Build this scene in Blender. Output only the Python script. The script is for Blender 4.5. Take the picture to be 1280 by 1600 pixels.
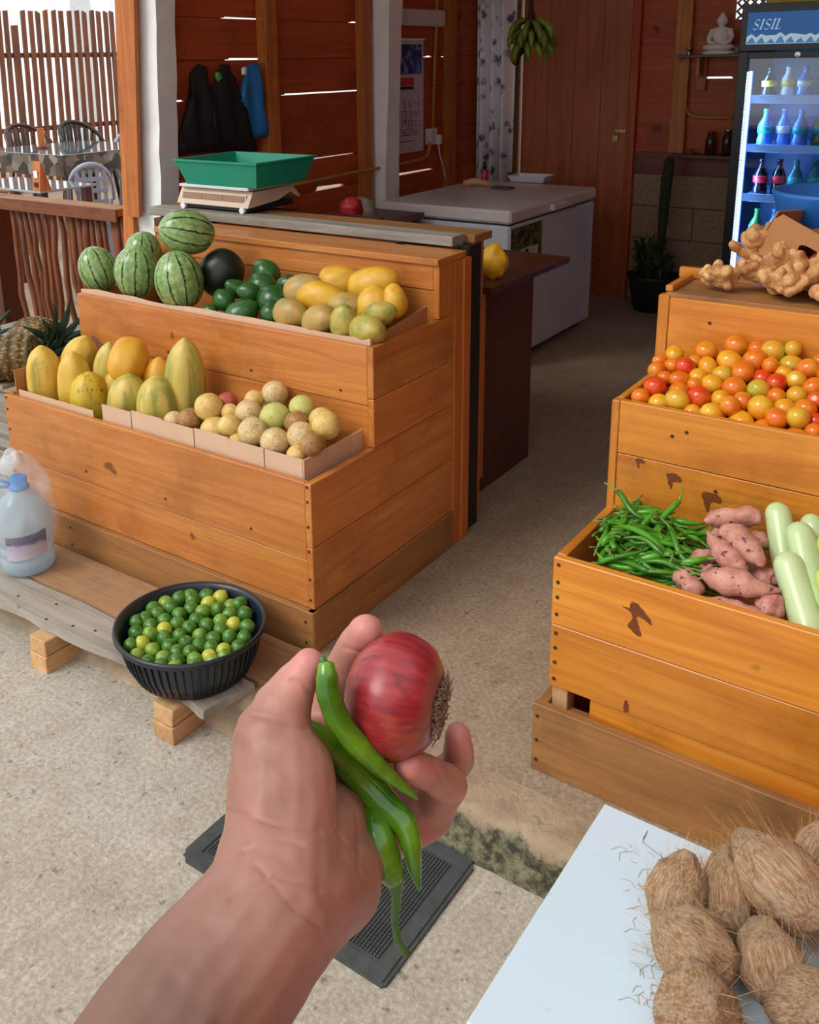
import bpy, bmesh, math, random
import numpy as np
from mathutils import Vector, Matrix, Quaternion, noise

for _o in list(bpy.data.objects):
    bpy.data.objects.remove(_o)
scene = bpy.context.scene
COL = scene.collection
RND = random.Random(7)

# ------------------------------------------------------------------ camera
F_PX, CX, CY = 1509.3, 540.0, 520.0
YAW, PITCH, ROLL, CAM_H = -0.6386, 0.2724, -0.0214, 1.5
CAM = Vector((0, 0, CAM_H))
FW = Vector((math.sin(YAW) * math.cos(PITCH), math.cos(YAW) * math.cos(PITCH), -math.sin(PITCH)))
_r = Vector((math.cos(YAW), -math.sin(YAW), 0))
_u = _r.cross(FW)
RT = _r * math.cos(ROLL) + _u * math.sin(ROLL)
UP = -_r * math.sin(ROLL) + _u * math.cos(ROLL)
cd = bpy.data.cameras.new('camera')
cam = bpy.data.objects.new('camera', cd)
COL.objects.link(cam)
cd.sensor_fit = 'AUTO'
cd.sensor_width = 36
cd.lens = 36 * F_PX / 1600
cd.shift_x = (640 - CX) / 1600
cd.shift_y = (CY - 800) / 1600
cd.clip_start = 0.02
cd.clip_end = 200
M = Matrix((RT, UP, -FW)).transposed().to_4x4()
M.translation = CAM
cam.matrix_world = M
scene.camera = cam

# ------------------------------------------------------------------ light
w = bpy.data.worlds.new('sky')
scene.world = w
w.use_nodes = True
bg = w.node_tree.nodes['Background']
bg.inputs[0].default_value = (0.93, 0.97, 1.0, 1)
bg.inputs[1].default_value = 1.1
sun = bpy.data.lights.new('sun', 'SUN')
sun.energy = 1.7
sun.angle = math.radians(28)
sun.color = (1, 0.96, 0.9)
suno = bpy.data.objects.new('sun', sun)
COL.objects.link(suno)
suno.rotation_euler = Vector((0.35, 0.62, -0.72)).to_track_quat('-Z', 'Y').to_euler()
vs = scene.view_settings
vs.view_transform = 'Standard'
vs.look = 'None'
vs.gamma = 1
vs.use_curve_mapping = False
vs.exposure = 0.2

# ------------------------------------------------------------------ pixel -> place
def ray(x, y):
    return FW + RT * ((x - CX) / F_PX) - UP * ((y - CY) / F_PX)
def PD(x, y, d):
    return CAM + ray(x, y) * d
def PZ(x, y, z):
    d = ray(x, y); return CAM + d * ((z - CAM_H) / d.z)
def PX(x, y, X):
    d = ray(x, y); return CAM + d * (X / d.x)
def PY(x, y, Y):
    d = ray(x, y); return CAM + d * (Y / d.y)
def depth(p):
    return (Vector(p) - CAM).dot(FW)
def mpp(p):                       # metres per pixel at a place
    return depth(p) / F_PX

# ------------------------------------------------------------------ materials
class NT:
    def __init__(s, name):
        s.m = bpy.data.materials.new(name); s.m.use_nodes = True
        s.t = s.m.node_tree; s.b = s.t.nodes['Principled BSDF']
    def n(s, typ, **kw):
        nd = s.t.nodes.new(typ)
        for k, v in kw.items():
            setattr(nd, k, v)
        return nd
    def l(s, a, b):
        s.t.links.new(a, b)
    def setin(s, node, k, v):
        if isinstance(v, bpy.types.NodeSocket): s.l(v, node.inputs[k])
        else: node.inputs[k].default_value = v
    def math(s, op, a, b=0.0, c=None):
        nd = s.n('ShaderNodeMath', operation=op)
        s.setin(nd, 0, a); s.setin(nd, 1, b)
        if c is not None: s.setin(nd, 2, c)
        return nd.outputs[0]
    def mix(s, f, a, b, blend='MIX'):
        nd = s.n('ShaderNodeMix', data_type='RGBA', blend_type=blend)
        s.setin(nd, 0, f); s.setin(nd, 6, a if isinstance(a, bpy.types.NodeSocket) else (*a, 1)); s.setin(nd, 7, b if isinstance(b, bpy.types.NodeSocket) else (*b, 1))
        return nd.outputs[2]
    def ramp(s, f, stops):
        nd = s.n('ShaderNodeValToRGB'); e = nd.color_ramp.elements
        while len(e) < len(stops): e.new(0.5)
        for i, (p, c) in enumerate(stops):
            e[i].position = p; e[i].color = (*c, 1) if not isinstance(c, (int, float)) else (c, c, c, 1)
        s.l(f, nd.inputs[0]); return nd.outputs[0]
    def coord(s, scale=(1, 1, 1), rnd=True, kind='Object'):
        tc = s.n('ShaderNodeTexCoord'); v = tc.outputs[kind]
        mp = s.n('ShaderNodeMapping'); mp.inputs['Scale'].default_value = scale; s.l(v, mp.inputs[0])
        v = mp.outputs[0]
        if rnd:
            oi = s.n('ShaderNodeObjectInfo'); a = s.n('ShaderNodeVectorMath', operation='MULTIPLY_ADD')
            cb = s.n('ShaderNodeCombineXYZ'); s.l(oi.outputs['Random'], cb.inputs[0]); s.l(oi.outputs['Random'], cb.inputs[1]); s.l(oi.outputs['Random'], cb.inputs[2])
            s.l(cb.outputs[0], a.inputs[0]); a.inputs[1].default_value = (37, 91, 53); s.l(v, a.inputs[2]); v = a.outputs[0]
        return v
    def noise(s, v, scale=1, detail=4, rough=.55, dist=0):
        nd = s.n('ShaderNodeTexNoise'); s.l(v, nd.inputs['Vector'])
        nd.inputs['Scale'].default_value = scale; nd.inputs['Detail'].default_value = detail
        nd.inputs['Roughness'].default_value = rough; nd.inputs['Distortion'].default_value = dist
        return nd.outputs[0]
    def bump(s, h, strength=.3, distance=.002):
        nd = s.n('ShaderNodeBump'); nd.inputs['Strength'].default_value = strength; nd.inputs['Distance'].default_value = distance
        s.l(h, nd.inputs['Height']); s.l(nd.outputs[0], s.b.inputs['Normal'])
    def rand(s):
        return s.n('ShaderNodeObjectInfo').outputs['Random']
    def done(s, col=None, rough=.5, **kw):
        if col is not None:
            s.setin(s.b, 'Base Color', col if isinstance(col, bpy.types.NodeSocket) else (*col, 1))
        s.setin(s.b, 'Roughness', rough)
        for k, v in kw.items():
            s.setin(s.b, k.replace('_', ' '), v)
        return s.m

def srgb(r, g, b):
    f = lambda c: (c / 255 / 12.92) if c <= 10 else ((c / 255 + .055) / 1.055) ** 2.4
    return (f(r), f(g), f(b))

def plain(name, col, rough=.5, var=.0, scale=20, bump=0, rv=0, **kw):
    n = NT(name); c = col
    if var:
        nz = n.noise(n.coord((1, 1, 1)), scale, 5, .6)
        c = n.mix(n.ramp(nz, [(.3, 0.), (.7, 1.)]), tuple(x * (1 - var) for x in col), tuple(min(1, x * (1 + var)) for x in col))
        if bump: n.bump(nz, bump, .004)
    if rv:
        k = n.math('MULTIPLY_ADD', n.rand(), rv, 1 - rv / 2)
        cb = n.n('ShaderNodeCombineColor'); [n.l(k, cb.inputs[i]) for i in range(3)]
        c = n.mix(1.0, c, cb.outputs[0], 'MULTIPLY')
    return n.done(c, rough, **kw)

def wood(name, c1, c2, axis='x', rough=.4, coat=.0, dark=None, scl=1.0, bump=.15, rv=.25, knots=True):
    n = NT(name)
    ax = 'xyz'.index(axis)
    sc = [16 * scl] * 3; sc[ax] = 1.1 * scl
    v = n.coord(tuple(sc))
    g = n.noise(v, 1.0, 7, .66, 1.4)
    sc2 = [120 * scl] * 3; sc2[ax] = 4 * scl
    fine = n.noise(n.coord(tuple(sc2)), 1.0, 3, .6)
    c = n.mix(n.ramp(g, [(.32, 0.), (.68, 1.)]), c1, c2)
    c = n.mix(n.ramp(fine, [(.45, 0.), (.8, .32)]), c, tuple(x * .55 for x in c1))
    blot = n.noise(n.coord((3, 3, 3)), 1.3, 5, .65)
    c = n.mix(n.ramp(blot, [(.52, 0.), (.78, .6)]), c, dark or tuple(x * .45 for x in c1))
    if knots:
        kn = n.noise(n.coord((5, 5, 5)), 2.2, 2, .4)
        c = n.mix(n.ramp(kn, [(.74, 0.), (.78, .75)]), c, tuple(x * .25 for x in c1))
    k = n.math('MULTIPLY_ADD', n.rand(), rv, 1 - rv / 2)
    cb = n.n('ShaderNodeCombineColor'); [n.l(k, cb.inputs[i]) for i in range(3)]
    c = n.mix(1.0, c, cb.outputs[0], 'MULTIPLY')
    n.bump(n.math('ADD', g, n.math('MULTIPLY', fine, .5)), bump, .003)
    return n.done(c, rough, Coat_Weight=coat, Coat_Roughness=.25)

def woodset(name, *a, **k):
    return {ax: wood(name + '_' + ax, *a, axis=ax, **k) for ax in 'xyz'}

OR1, OR2 = srgb(196, 108, 40), srgb(222, 142, 62)
W_L = woodset('varnished_wood_left', srgb(176, 100, 42), srgb(208, 138, 68), rough=.38, coat=.15)
W_R = woodset('varnished_wood_right', srgb(190, 108, 28), srgb(220, 146, 50), rough=.36, coat=.2)
W_DIRTY = woodset('scuffed_wood', srgb(138, 92, 48), srgb(170, 118, 64), rough=.65, dark=srgb(62, 46, 34))
W_GREY = woodset('weathered_grey_wood', srgb(120, 114, 104), srgb(168, 162, 150), rough=.8, bump=.5, dark=srgb(92, 74, 62))
W_RAW = woodset('raw_pale_wood', srgb(186, 138, 90), srgb(214, 172, 124), rough=.75)
W_DARK = woodset('dark_brown_wood', srgb(66, 28, 14), srgb(92, 42, 22), rough=.4, coat=.1)
W_WALL = woodset('reddish_wall_wood', srgb(164, 68, 28), srgb(198, 92, 42), rough=.6)
W_STUD = woodset('orange_stud_wood', srgb(164, 88, 32), srgb(204, 122, 54), rough=.55)
W_DOOR = woodset('door_wood', srgb(158, 82, 48), srgb(184, 102, 62), rough=.5)
W_STICK = woodset('peeled_stick_wood', srgb(92, 46, 22), srgb(142, 78, 40), rough=.6, knots=False)

# ------------------------------------------------------------------ geometry helpers
class MB:
    def __init__(s): s.v = []; s.f = []; s.mi = []
    def add(s, vs, fs, mi=0):
        o = len(s.v); s.v += [tuple(p) for p in vs]; s.f += [tuple(i + o for i in f) for f in fs]; s.mi += [mi] * len(fs); return s
    def box(s, x0, x1, y0, y1, z0, z1, mi=0):
        P = [(x0, y0, z0), (x1, y0, z0), (x1, y1, z0), (x0, y1, z0), (x0, y0, z1), (x1, y0, z1), (x1, y1, z1), (x0, y1, z1)]
        return s.add(P, [(0, 3, 2, 1), (4, 5, 6, 7), (0, 1, 5, 4), (1, 2, 6, 5), (2, 3, 7, 6), (3, 0, 4, 7)], mi)
    def tube(s, pts, rad, seg=10, cap=True, mi=0, flat=None):
        pts = [Vector(p) for p in pts]; n = len(pts)
        if not hasattr(rad, '__len__'): rad = [rad] * n
        T = []
        for i in range(n):
            T.append((pts[min(i + 1, n - 1)] - pts[max(i - 1, 0)]).normalized())
        a = Vector((0, 0, 1)) if abs(T[0].z) < .9 else Vector((1, 0, 0))
        nx = (a - T[0] * a.dot(T[0])).normalized()
        V = []; Fc = []
        for i in range(n):
            nx = (nx - T[i] * nx.dot(T[i])).normalized(); ny = T[i].cross(nx)
            for k in range(seg):
                an = 2 * math.pi * k / seg
                V.append(pts[i] + nx * (rad[i] * math.cos(an)) + ny * (rad[i] * math.sin(an) * (flat or 1)))
        for i in range(n - 1):
            for k in range(seg):
                k2 = (k + 1) % seg
                Fc.append((i * seg + k, i * seg + k2, (i + 1) * seg + k2, (i + 1) * seg + k))
        if cap:
            V.append(pts[0] - T[0] * rad[0] * .4); V.append(pts[-1] + T[-1] * rad[-1] * .4); c0, c1 = len(V) - 2, len(V) - 1
            for k in range(seg):
                k2 = (k + 1) % seg
                Fc.append((c0, k2, k)); Fc.append((c1, (n - 1) * seg + k, (n - 1) * seg + k2))
        return s.add(V, Fc, mi)
    def lathe(s, prof, seg=20, mi=0, fn=None):
        V = []; Fc = []; n = len(prof)
        for (r, z) in prof:
            for k in range(seg):
                a = 2 * math.pi * k / seg; p = Vector((r * math.cos(a), r * math.sin(a), z)); V.append(fn(p) if fn else p)
        for i in range(n - 1):
            for k in range(seg):
                k2 = (k + 1) % seg; Fc.append((i * seg + k, i * seg + k2, (i + 1) * seg + k2, (i + 1) * seg + k))
        if prof[0][0] > 1e-6: Fc.append(tuple(range(seg))[::-1])
        if prof[-1][0] > 1e-6: Fc.append(tuple((n - 1) * seg + k for k in range(seg)))
        return s.add(V, Fc, mi)
    def prism(s, poly, axis, a, b, mi=0):      # poly in the two other axes, extruded along axis from a to b
        def P(u, v, t): return {'x': (t, u, v), 'y': (u, t, v), 'z': (u, v, t)}[axis]
        n = len(poly); V = [P(u, v, a) for u, v in poly] + [P(u, v, b) for u, v in poly]
        Fc = [tuple(range(n)), tuple(range(2 * n - 1, n - 1, -1))] + [((i + 1) % n, i, i + n, (i + 1) % n + n) for i in range(n)]
        return s.add(V, Fc, mi)
    def mesh(s, name, smooth=False, origin=None, fix=True):
        me = bpy.data.meshes.new(name)
        o = Vector(origin) if origin is not None else Vector((0, 0, 0))
        me.from_pydata([tuple(Vector(p) - o) for p in s.v], [], s.f)
        for i, p in enumerate(me.polygons): p.material_index = s.mi[i]
        if fix:
            bm = bmesh.new(); bm.from_mesh(me); bmesh.ops.remove_doubles(bm, verts=bm.verts, dist=1e-6); bmesh.ops.recalc_face_normals(bm, faces=bm.faces); bm.to_mesh(me); bm.free()
        if smooth:
            for p in me.polygons: p.use_smooth = True
        me.update(); return me

def wloc(o):
    p = Vector(o.location)
    while o.parent: o = o.parent; p = p + Vector(o.location)
    return p
def tag(o, label=None, cat=None, group=None, kind=None):
    for k, v in (('label', label), ('category', cat), ('group', group), ('kind', kind)):
        if v: o[k] = v
    return o
def link(name, me, mats=None, loc=(0, 0, 0), parent=None, rot=None, scale=None, local=False, **tg):
    o = bpy.data.objects.new(name, me); COL.objects.link(o)
    if me is not None and mats is not None and not me.materials:
        for m in (mats if isinstance(mats, (list, tuple)) else [mats]): me.materials.append(m)
    loc = Vector(loc)
    if parent is not None:
        o.parent = parent
        if not local: loc = loc - wloc(parent)
    o.location = loc
    if rot is not None:
        if isinstance(rot, Quaternion): o.rotation_mode = 'QUATERNION'; o.rotation_quaternion = rot
        else: o.rotation_euler = rot
    if scale is not None: o.scale = scale if hasattr(scale, '__len__') else (scale,) * 3
    return tag(o, **tg)
def empty(name, loc, label, cat, group=None):
    o = bpy.data.objects.new(name, None); COL.objects.link(o); o.location = loc; o.empty_display_size = .05
    return tag(o, label, cat, group)
def B(mb, name, mat, parent=None, smooth=False, **tg):     # world-space builder -> object with its origin at its middle
    P = np.array(mb.v); c = Vector(((P.min(0) + P.max(0)) / 2).tolist())
    return link(name, mb.mesh(name, smooth, c), mat, c, parent, **tg)
def plank(name, x0, x1, y0, y1, z0, z1, mat, parent=None, bev=.0018, jit=0, **tg):
    bm = bmesh.new(); bmesh.ops.create_cube(bm, size=1)
    d = Vector((x1 - x0, y1 - y0, z1 - z0))
    for v in bm.verts:
        v.co = Vector((v.co.x * d.x, v.co.y * d.y, v.co.z * d.z))
        if jit: v.co += Vector((RND.uniform(-jit, jit), RND.uniform(-jit, jit), RND.uniform(-jit, jit)))
    if bev: bmesh.ops.bevel(bm, geom=bm.edges[:], offset=min(bev, min(d) * .3), segments=1, affect='EDGES')
    me = bpy.data.meshes.new(name); bm.to_mesh(me); bm.free()
    if isinstance(mat, dict): mat = mat['xyz'[max(range(3), key=lambda i: d[i])]]
    return link(name, me, mat, ((x0 + x1) / 2, (y0 + y1) / 2, (z0 + z1) / 2), parent, **tg)
def blob(name, r=(1, 1, 1), seg=20, rings=12, fn=None, amp=0, freq=2, seed=0):
    mb = MB(); prof = [(math.sin(math.pi * i / rings), -math.cos(math.pi * i / rings)) for i in range(rings + 1)]
    prof[0] = (0, -1); prof[-1] = (0, 1)
    def f(p):
        q = Vector(p)
        if amp: q = q * (1 + amp * noise.noise(q * freq + Vector((seed * 7.3, seed, 3))))
        if fn: q = Vector(fn(q))
        return Vector((q.x * r[0], q.y * r[1], q.z * r[2]))
    mb.lathe(prof, seg, fn=f)
    return mb.mesh(name, True)
def qz(d):                         # rotation taking local z to direction d
    return Vector((0, 0, 1)).rotation_difference(Vector(d).normalized())
def text_mesh(name, body, size, shear=0, font_ext=.0):
    c = bpy.data.curves.new(name, 'FONT'); c.body = body; c.size = size; c.shear = shear; c.extrude = font_ext; c.resolution_u = 3
    o = bpy.data.objects.new(name, c); COL.objects.link(o)
    dg = bpy.context.evaluated_depsgraph_get(); me = bpy.data.meshes.new_from_object(o.evaluated_get(dg))
    bpy.data.objects.remove(o); bpy.data.curves.remove(c); me.name = name
    return me
def copy_tree(o, parent=None):
    c = o.copy(); COL.objects.link(c)
    if parent: c.parent = parent
    for ch in list(o.children): copy_tree(ch, c)
    return c

# ================================================================== THE SETTING
def concrete(name, c1, c2, dark, pit=.5):
    n = NT(name); v = n.coord((1, 1, 1), False)
    a = n.noise(v, 1.4, 8, .62); b = n.noise(v, 9, 6, .7); g = n.noise(v, 90, 3, .7); st = n.noise(v, 3.1, 6, .7, 1.2)
    c = n.mix(n.ramp(a, [(.3, 0.), (.7, 1.)]), c1, c2)
    c = n.mix(n.ramp(b, [(.5, 0.), (.75, .45)]), c, dark)
    c = n.mix(n.ramp(st, [(.6, 0.), (.72, .35)]), c, tuple(min(1, x * 1.35) for x in c2))
    sp = n.noise(v, 42, 2, .5)
    c = n.mix(n.ramp(sp, [(.66, 0.), (.72, .6)]), c, tuple(x * .4 for x in dark))
    h = n.math('ADD', n.math('MULTIPLY', b, .7), n.math('MULTIPLY', g, .5))
    sc_ = n.noise(n.coord((1, .25, 1), False), 30, 5, .75, 1.0)
    c = n.mix(n.ramp(sc_, [(.5, 0.), (.72, .4)]), c, tuple(min(1, x * 1.45) for x in c2))
    c = n.mix(n.ramp(g, [(.4, .4), (.62, 0.)]), c, tuple(x * .6 for x in dark))
    n.bump(h, pit, .008)
    return n.done(c, .85)
M_FLOOR_OUT = concrete('concrete_outside', srgb(172, 160, 143), srgb(197, 189, 177), srgb(140, 124, 104))
M_FLOOR_IN = concrete('concrete_inside', srgb(150, 128, 104), srgb(170, 150, 126), srgb(112, 92, 72))
M_BLOCK = concrete('concrete_block_wall', srgb(150, 122, 96), srgb(166, 140, 112), srgb(118, 90, 66))
def moss():
    n = NT('mossy_concrete_edge'); v = n.coord((1, 1, 1), False)
    geo = n.n('ShaderNodeNewGeometry'); sx = n.n('ShaderNodeSeparateXYZ'); n.l(geo.outputs['Position'], sx.inputs[0])
    b = n.noise(v, 14, 6, .7); g = n.noise(v, 45, 4, .7)
    base = n.mix(n.ramp(b, [(.35, 0.), (.7, 1.)]), srgb(144, 122, 98), srgb(176, 156, 130))
    gr = n.mix(n.ramp(g, [(.4, 0.), (.62, 1.)]), srgb(38, 38, 28), srgb(118, 114, 84))
    hz = n.math('ADD', n.math('MULTIPLY', sx.outputs[2], -14), n.math('MULTIPLY_ADD', b, 2.2, -1.25))
    damp = n.ramp(n.math('MULTIPLY_ADD', sx.outputs[0], 1.0, 1.6), [(.45, 0.), (.7, 1.)])
    c = n.mix(n.math('MULTIPLY', damp, n.ramp(hz, [(.05, 0.), (.35, .95)])), base, gr)
    n.bump(n.math('ADD', b, g), .7, .008)
    return n.done(c, .9)
M_WHITE = plain('whitewashed_plaster', srgb(236, 238, 236), .8, .06, 9, .25)
M_BLACK = plain('black_plastic', srgb(22, 26, 32), .45)
M_NAIL = plain('rusty_nail', srgb(60, 36, 26), .7)

floor = link('floor', MB().box(-14, 4, 1.60, 14, -.1, 0).mesh('floor'), M_FLOOR_IN, kind='structure')
gout = link('floor_outside', MB().box(-22, 16, -18, 1.62, -.2, -.1).mesh('floor_outside'), M_FLOOR_OUT, kind='structure')
mb = MB(); nx = 260; xs = [-6 + 8 * i / nx for i in range(nx + 1)]
prof = [(1.605, 0.0005, 0), (1.55, .0005, .2), (1.515, 0, .5), (1.492, -.004, 1), (1.482, -.018, 1), (1.478, -.045, 1), (1.468, -.075, 1), (1.45, -.101, .6)]
V = []
for x in xs:
    for (y, z, k) in prof:
        d = noise.noise(Vector((x * 7, y * 9, z * 30))) * .014 * k + noise.noise(Vector((x * 30, y * 30, z * 60))) * .006 * k
        V.append((x, y + d, z + (d * .35 if -.1 < z < -.001 else 0)))
npz = len(prof)
mb.add(V, [(i * npz + j, (i + 1) * npz + j, (i + 1) * npz + j + 1, i * npz + j + 1) for i in range(nx) for j in range(npz - 1)])
B(mb, 'trim_1', moss(), None, True, kind='structure', label='crumbling mossy concrete step edge between the two floors')

# --- left wall of horizontal boards, with slits of daylight
WX = -3.2; BY = 5.95
def wall_empty(name, loc):
    o = bpy.data.objects.new(name, None); COL.objects.link(o); o.location = loc; o.empty_display_size = .05; o['kind'] = 'structure'; return o
wl = wall_empty('wall_left', (WX, 4.4, 0))
zb = [PX(500, y, WX).z for y in (297, 247, 145, 91, 33)]
zs = [0.02, .24, .47] + [z for z in zb] + [zb[-1] + .2, zb[-1] + .41, zb[-1] + .62, 2.7]
slits = []
for x0, x1, y, h in ((350, 419, 28, 4), (356, 417, 90, 5), (549, 569, 37, 4), (444, 566, 143, 4), (475, 557, 246, 4), (495, 540, 295, 14), (275, 292, 154, 4), (405, 418, 149, 4),
                     (665, 679, 92, 5), (694, 714, 74, 6), (699, 713, 177, 6), (622, 679, 268, 8)):
    p, q = PX(x0, y, WX), PX(x1, y, WX); z = (p.z + q.z) / 2
    i = min(range(len(zs)), key=lambda k: abs(zs[k] - z)); slits.append((i, p.y, q.y, h / 1000 * 1.4))
for i in range(len(zs) - 1):
    poly = []
    cur = [(2.96, zs[i])]
    for (k, a, b, h) in sorted(slits, key=lambda t: t[1]):
        if k == i and a > cur[-1][0] + .02: cur += [(a, zs[i]), (a + .01, zs[i] + h), (b - .01, zs[i] + h * .6), (b, zs[i])]
    poly = cur + [(BY + .02, zs[i]), (BY + .02, zs[i + 1] - .003), (2.96, zs[i + 1] - .003)]
    B(MB().prism(poly, 'x', WX - .02, WX - (.004 if i % 2 else 0)), 'plank', W_WALL['y'], wl)
for i in range(1, len(zs) - 1):          # cover strips behind the joints, open where daylight comes through
    y = 2.96
    for a, b in sorted((s_[1], s_[2]) for s_ in slits if s_[0] == i) + [(BY + .02, BY + .02)]:
        if a - y > .02: plank('batten', WX - .034, WX - .0205, y, a, zs[i] - .012, zs[i] + .022, W_WALL, wl, bev=0)
        y = max(y, b)
for (pxa, pxb, d) in ((418, 441, .06), (568, 592, .05), (703, 720, .05)):
    a, b = PX(pxa, 120, WX + d), PX(pxb, 120, WX + d)
    plank('stud', WX, WX + d, a.y, a.y + .085, .0, 2.7, W_STUD, wl)
# --- back wall: boards above, painted band, blocks below
wb = wall_empty('wall_back', (-1, BY, 0))
zt, z1 = PY(1000, 270, BY).z, PY(1000, 236, BY).z
DX0, DX1 = PY(818, 200, BY).x, PY(983, 200, BY).x
bz = [z1, z1 + .21, z1 + .43, z1 + .62, z1 + .83]
topv = PY(1160, 30, BY).z
sl0, sl1 = PY(1099, 122, BY), PY(1146, 122, BY)
isl = min(range(1, len(bz)), key=lambda k: abs(bz[k] - sl0.z))
for i in range(len(bz)):
    za, zc = bz[i], (bz[i + 1] if i + 1 < len(bz) else 2.2)
    xe = 3.0 if zc < topv + .001 else PY(1150, 12, BY).x
    poly = [(DX1 + .03, za)]
    if i == isl: poly += [(sl0.x, za), (sl0.x + .01, za + .011), (sl1.x - .01, za + .011), (sl1.x, za)]
    poly += [(xe, za), (xe, zc), (DX1 + .03, zc)]
    B(MB().prism(poly, 'y', BY + (.003 if i % 2 else 0), BY + .02), 'plank', W_WALL['x'], wb)
    if xe < 0 and za < topv: plank('plank', PY(1150, 12, BY).x, 3.0, BY, BY + .02, za, topv, W_WALL, wb)
plank('plank', DX1 + .03, 3.0, BY, BY + .02, 2.2, 2.7, W_WALL, wb)
plank('plank', -1.1, 3.0, BY, BY + .02, topv, 2.2, W_WALL, wb)
for a, b, zc in ((WX, DX0 - .13, 1.94), (WX, DX1 + .03, 2.7)):
    pass
for k, z in enumerate((0.02, .5, .95, 1.4, 1.85, 2.25)):
    plank('plank', WX, DX0 - .12, BY, BY + .02, z, (0.5, .95, 1.4, 1.85, 2.25, 2.7)[k] - .002, W_WALL, wb)
plank('plank', WX, DX1 + .03, BY, BY + .02, 2.25, 2.7, W_WALL, wb)
plank('band', DX1 + .03, 3.0, BY - .015, BY + .02, zt, z1, wood('maroon_band', srgb(104, 42, 26), srgb(122, 54, 34), 'x'), wb)
for r in range(4):
    z0 = zt * r / 4; off = .2 if r % 2 else 0
    x = DX1 + .03 - off
    while x < 3:
        x2 = min(x + .4, 3); plank('block', max(x, DX1 + .03) + .002, x2 - .002, BY, BY + .12, z0 + .002, z0 + zt / 4 - .002, M_BLOCK, wb, bev=.004); x = x2
a = PY(1065, 100, BY - .04); plank('stud', a.x - .045, a.x + .045, BY - .04, BY, z1, 2.7, W_STUD, wb)
a = PY(1096, 110, BY - .03); plank('bracket', a.x - .03, a.x + .03, BY - .03, BY, 1.30, 1.58, W_STUD, wb)
# lattice vent high in the back wall
va, vb_ = PY(1150, 12, BY), PY(1196, 12, BY)
vent = empty('lattice_vent', (va.x, BY, topv), 'dark diamond lattice vent high in the wall beside the drinks fridge', 'vent')
vxa, vxb, vh = va.x, -1.08, .36
for sgn in (1, -1):
    for k in range(-9, 27):
        x = vxa + k * .045
        hs = [h for h in (vh * q / 40 for q in range(41)) if vxa <= x + sgn * h <= vxb - .012]
        if len(hs) < 2: continue
        h0, h1 = hs[0], hs[-1]
        pts = [(x + sgn * h0, topv + h0), (x + .016 + sgn * h0, topv + h0), (x + .016 + sgn * h1, topv + h1), (x + sgn * h1, topv + h1)]
        B(MB().prism(pts, 'y', BY + .004 * (sgn + 1), BY + .004 * (sgn + 1) + .006), 'lattice_strip', W_DARK['z'], vent)
# --- the door
door = wall_empty('door_1', ((DX0 + DX1) / 2, BY - .03, 0))
nb = 4
for k in range(nb):
    a = DX0 + (DX1 - DX0) * k / nb; b = DX0 + (DX1 - DX0) * (k + 1) / nb
    plank('board', a + .0015, b - .0015, BY - .035, BY - .005, .001, 1.93, W_DOOR, door)
plank('jamb', DX0 - .10, DX0 - .012, BY - .05, BY + .02, 0, 1.98, wood('pale_jamb', srgb(150, 104, 66), srgb(172, 124, 84), 'z'), door)
plank('jamb', DX1 + .002, DX1 + .05, BY - .04, BY + .02, 0, 1.98, W_WALL, door)
plank('lintel', DX0 - .10, DX1 + .05, BY - .05, BY + .02, 1.94, 2.25, W_DARK, door)
M_BRASS = plain('aged_brass', srgb(190, 160, 100), .35, Metallic=1.0)
p = PY(962, 215, BY - .05)
mbp = MB().box(-.016, .016, -.008, .008, -.022, .012); mbp.tube([(-.011, 0, .01), (-.011, 0, .035), (0, 0, .045), (.011, 0, .035), (.011, 0, .01)], .003, 6)
link('padlock', mbp.mesh('padlock'), M_BRASS, p, door, label='small brass padlock')
plank('hasp', p.x - .012, p.x + .06, BY - .045, BY - .036, p.z + .03, p.z + .05, M_BRASS, door, bev=.001)

# --- posts
def post(name, Y, pa, pb, yb, label, mat=M_WHITE):
    # pa, pb: ((x at picture top), (x lower down, y lower down)) of the two front corners; real posts are not quite plumb
    mb = MB(); n = 26; ring = []
    def edge(p):
        t0, t1 = PY(p[0], 0, Y), PY(p[1], p[2], Y); return lambda z: t0.x + (t1.x - t0.x) * (z - t0.z) / (t1.z - t0.z)
    ea, eb = edge(pa), edge(pb)
    for i in range(n + 1):
        z = 2.7 * i / n
        for (x, y) in ((ea(z), Y), (eb(z), Y), (eb(z), yb), (ea(z), yb)):
            k = noise.noise(Vector((x * 9, y * 9, z * 8))) * .006
            ring.append((x + k, y + k, z))
    mb.add(ring, [(i * 4 + j, i * 4 + (j + 1) % 4, (i + 1) * 4 + (j + 1) % 4, (i + 1) * 4 + j) for i in range(n) for j in range(4)] + [(n * 4, n * 4 + 1, n * 4 + 2, n * 4 + 3)])
    return B(mb, name, mat, None, kind='structure', label=label)
p1y = 2.93; p1x1 = PY(247, 200, p1y).x
post('trim_2', p1y, (207, 217, 340), (243, 252, 340), PX(276, 200, p1x1).y, 'white plastered post beside the hanging black bags')
x2 = WX + .13; p2y = PX(606, 200, x2).y
post('trim_3', p2y, (581, 579, 310), (608, 603, 310), PX(626, 200, x2).y, 'white plastered post next to the wall calendar')
fr = wall_empty('trim_4', (PY(195, 180, p1y).x, p1y, 0))
fr['label'] = 'orange wooden frame post beside the white plastered post'
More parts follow.
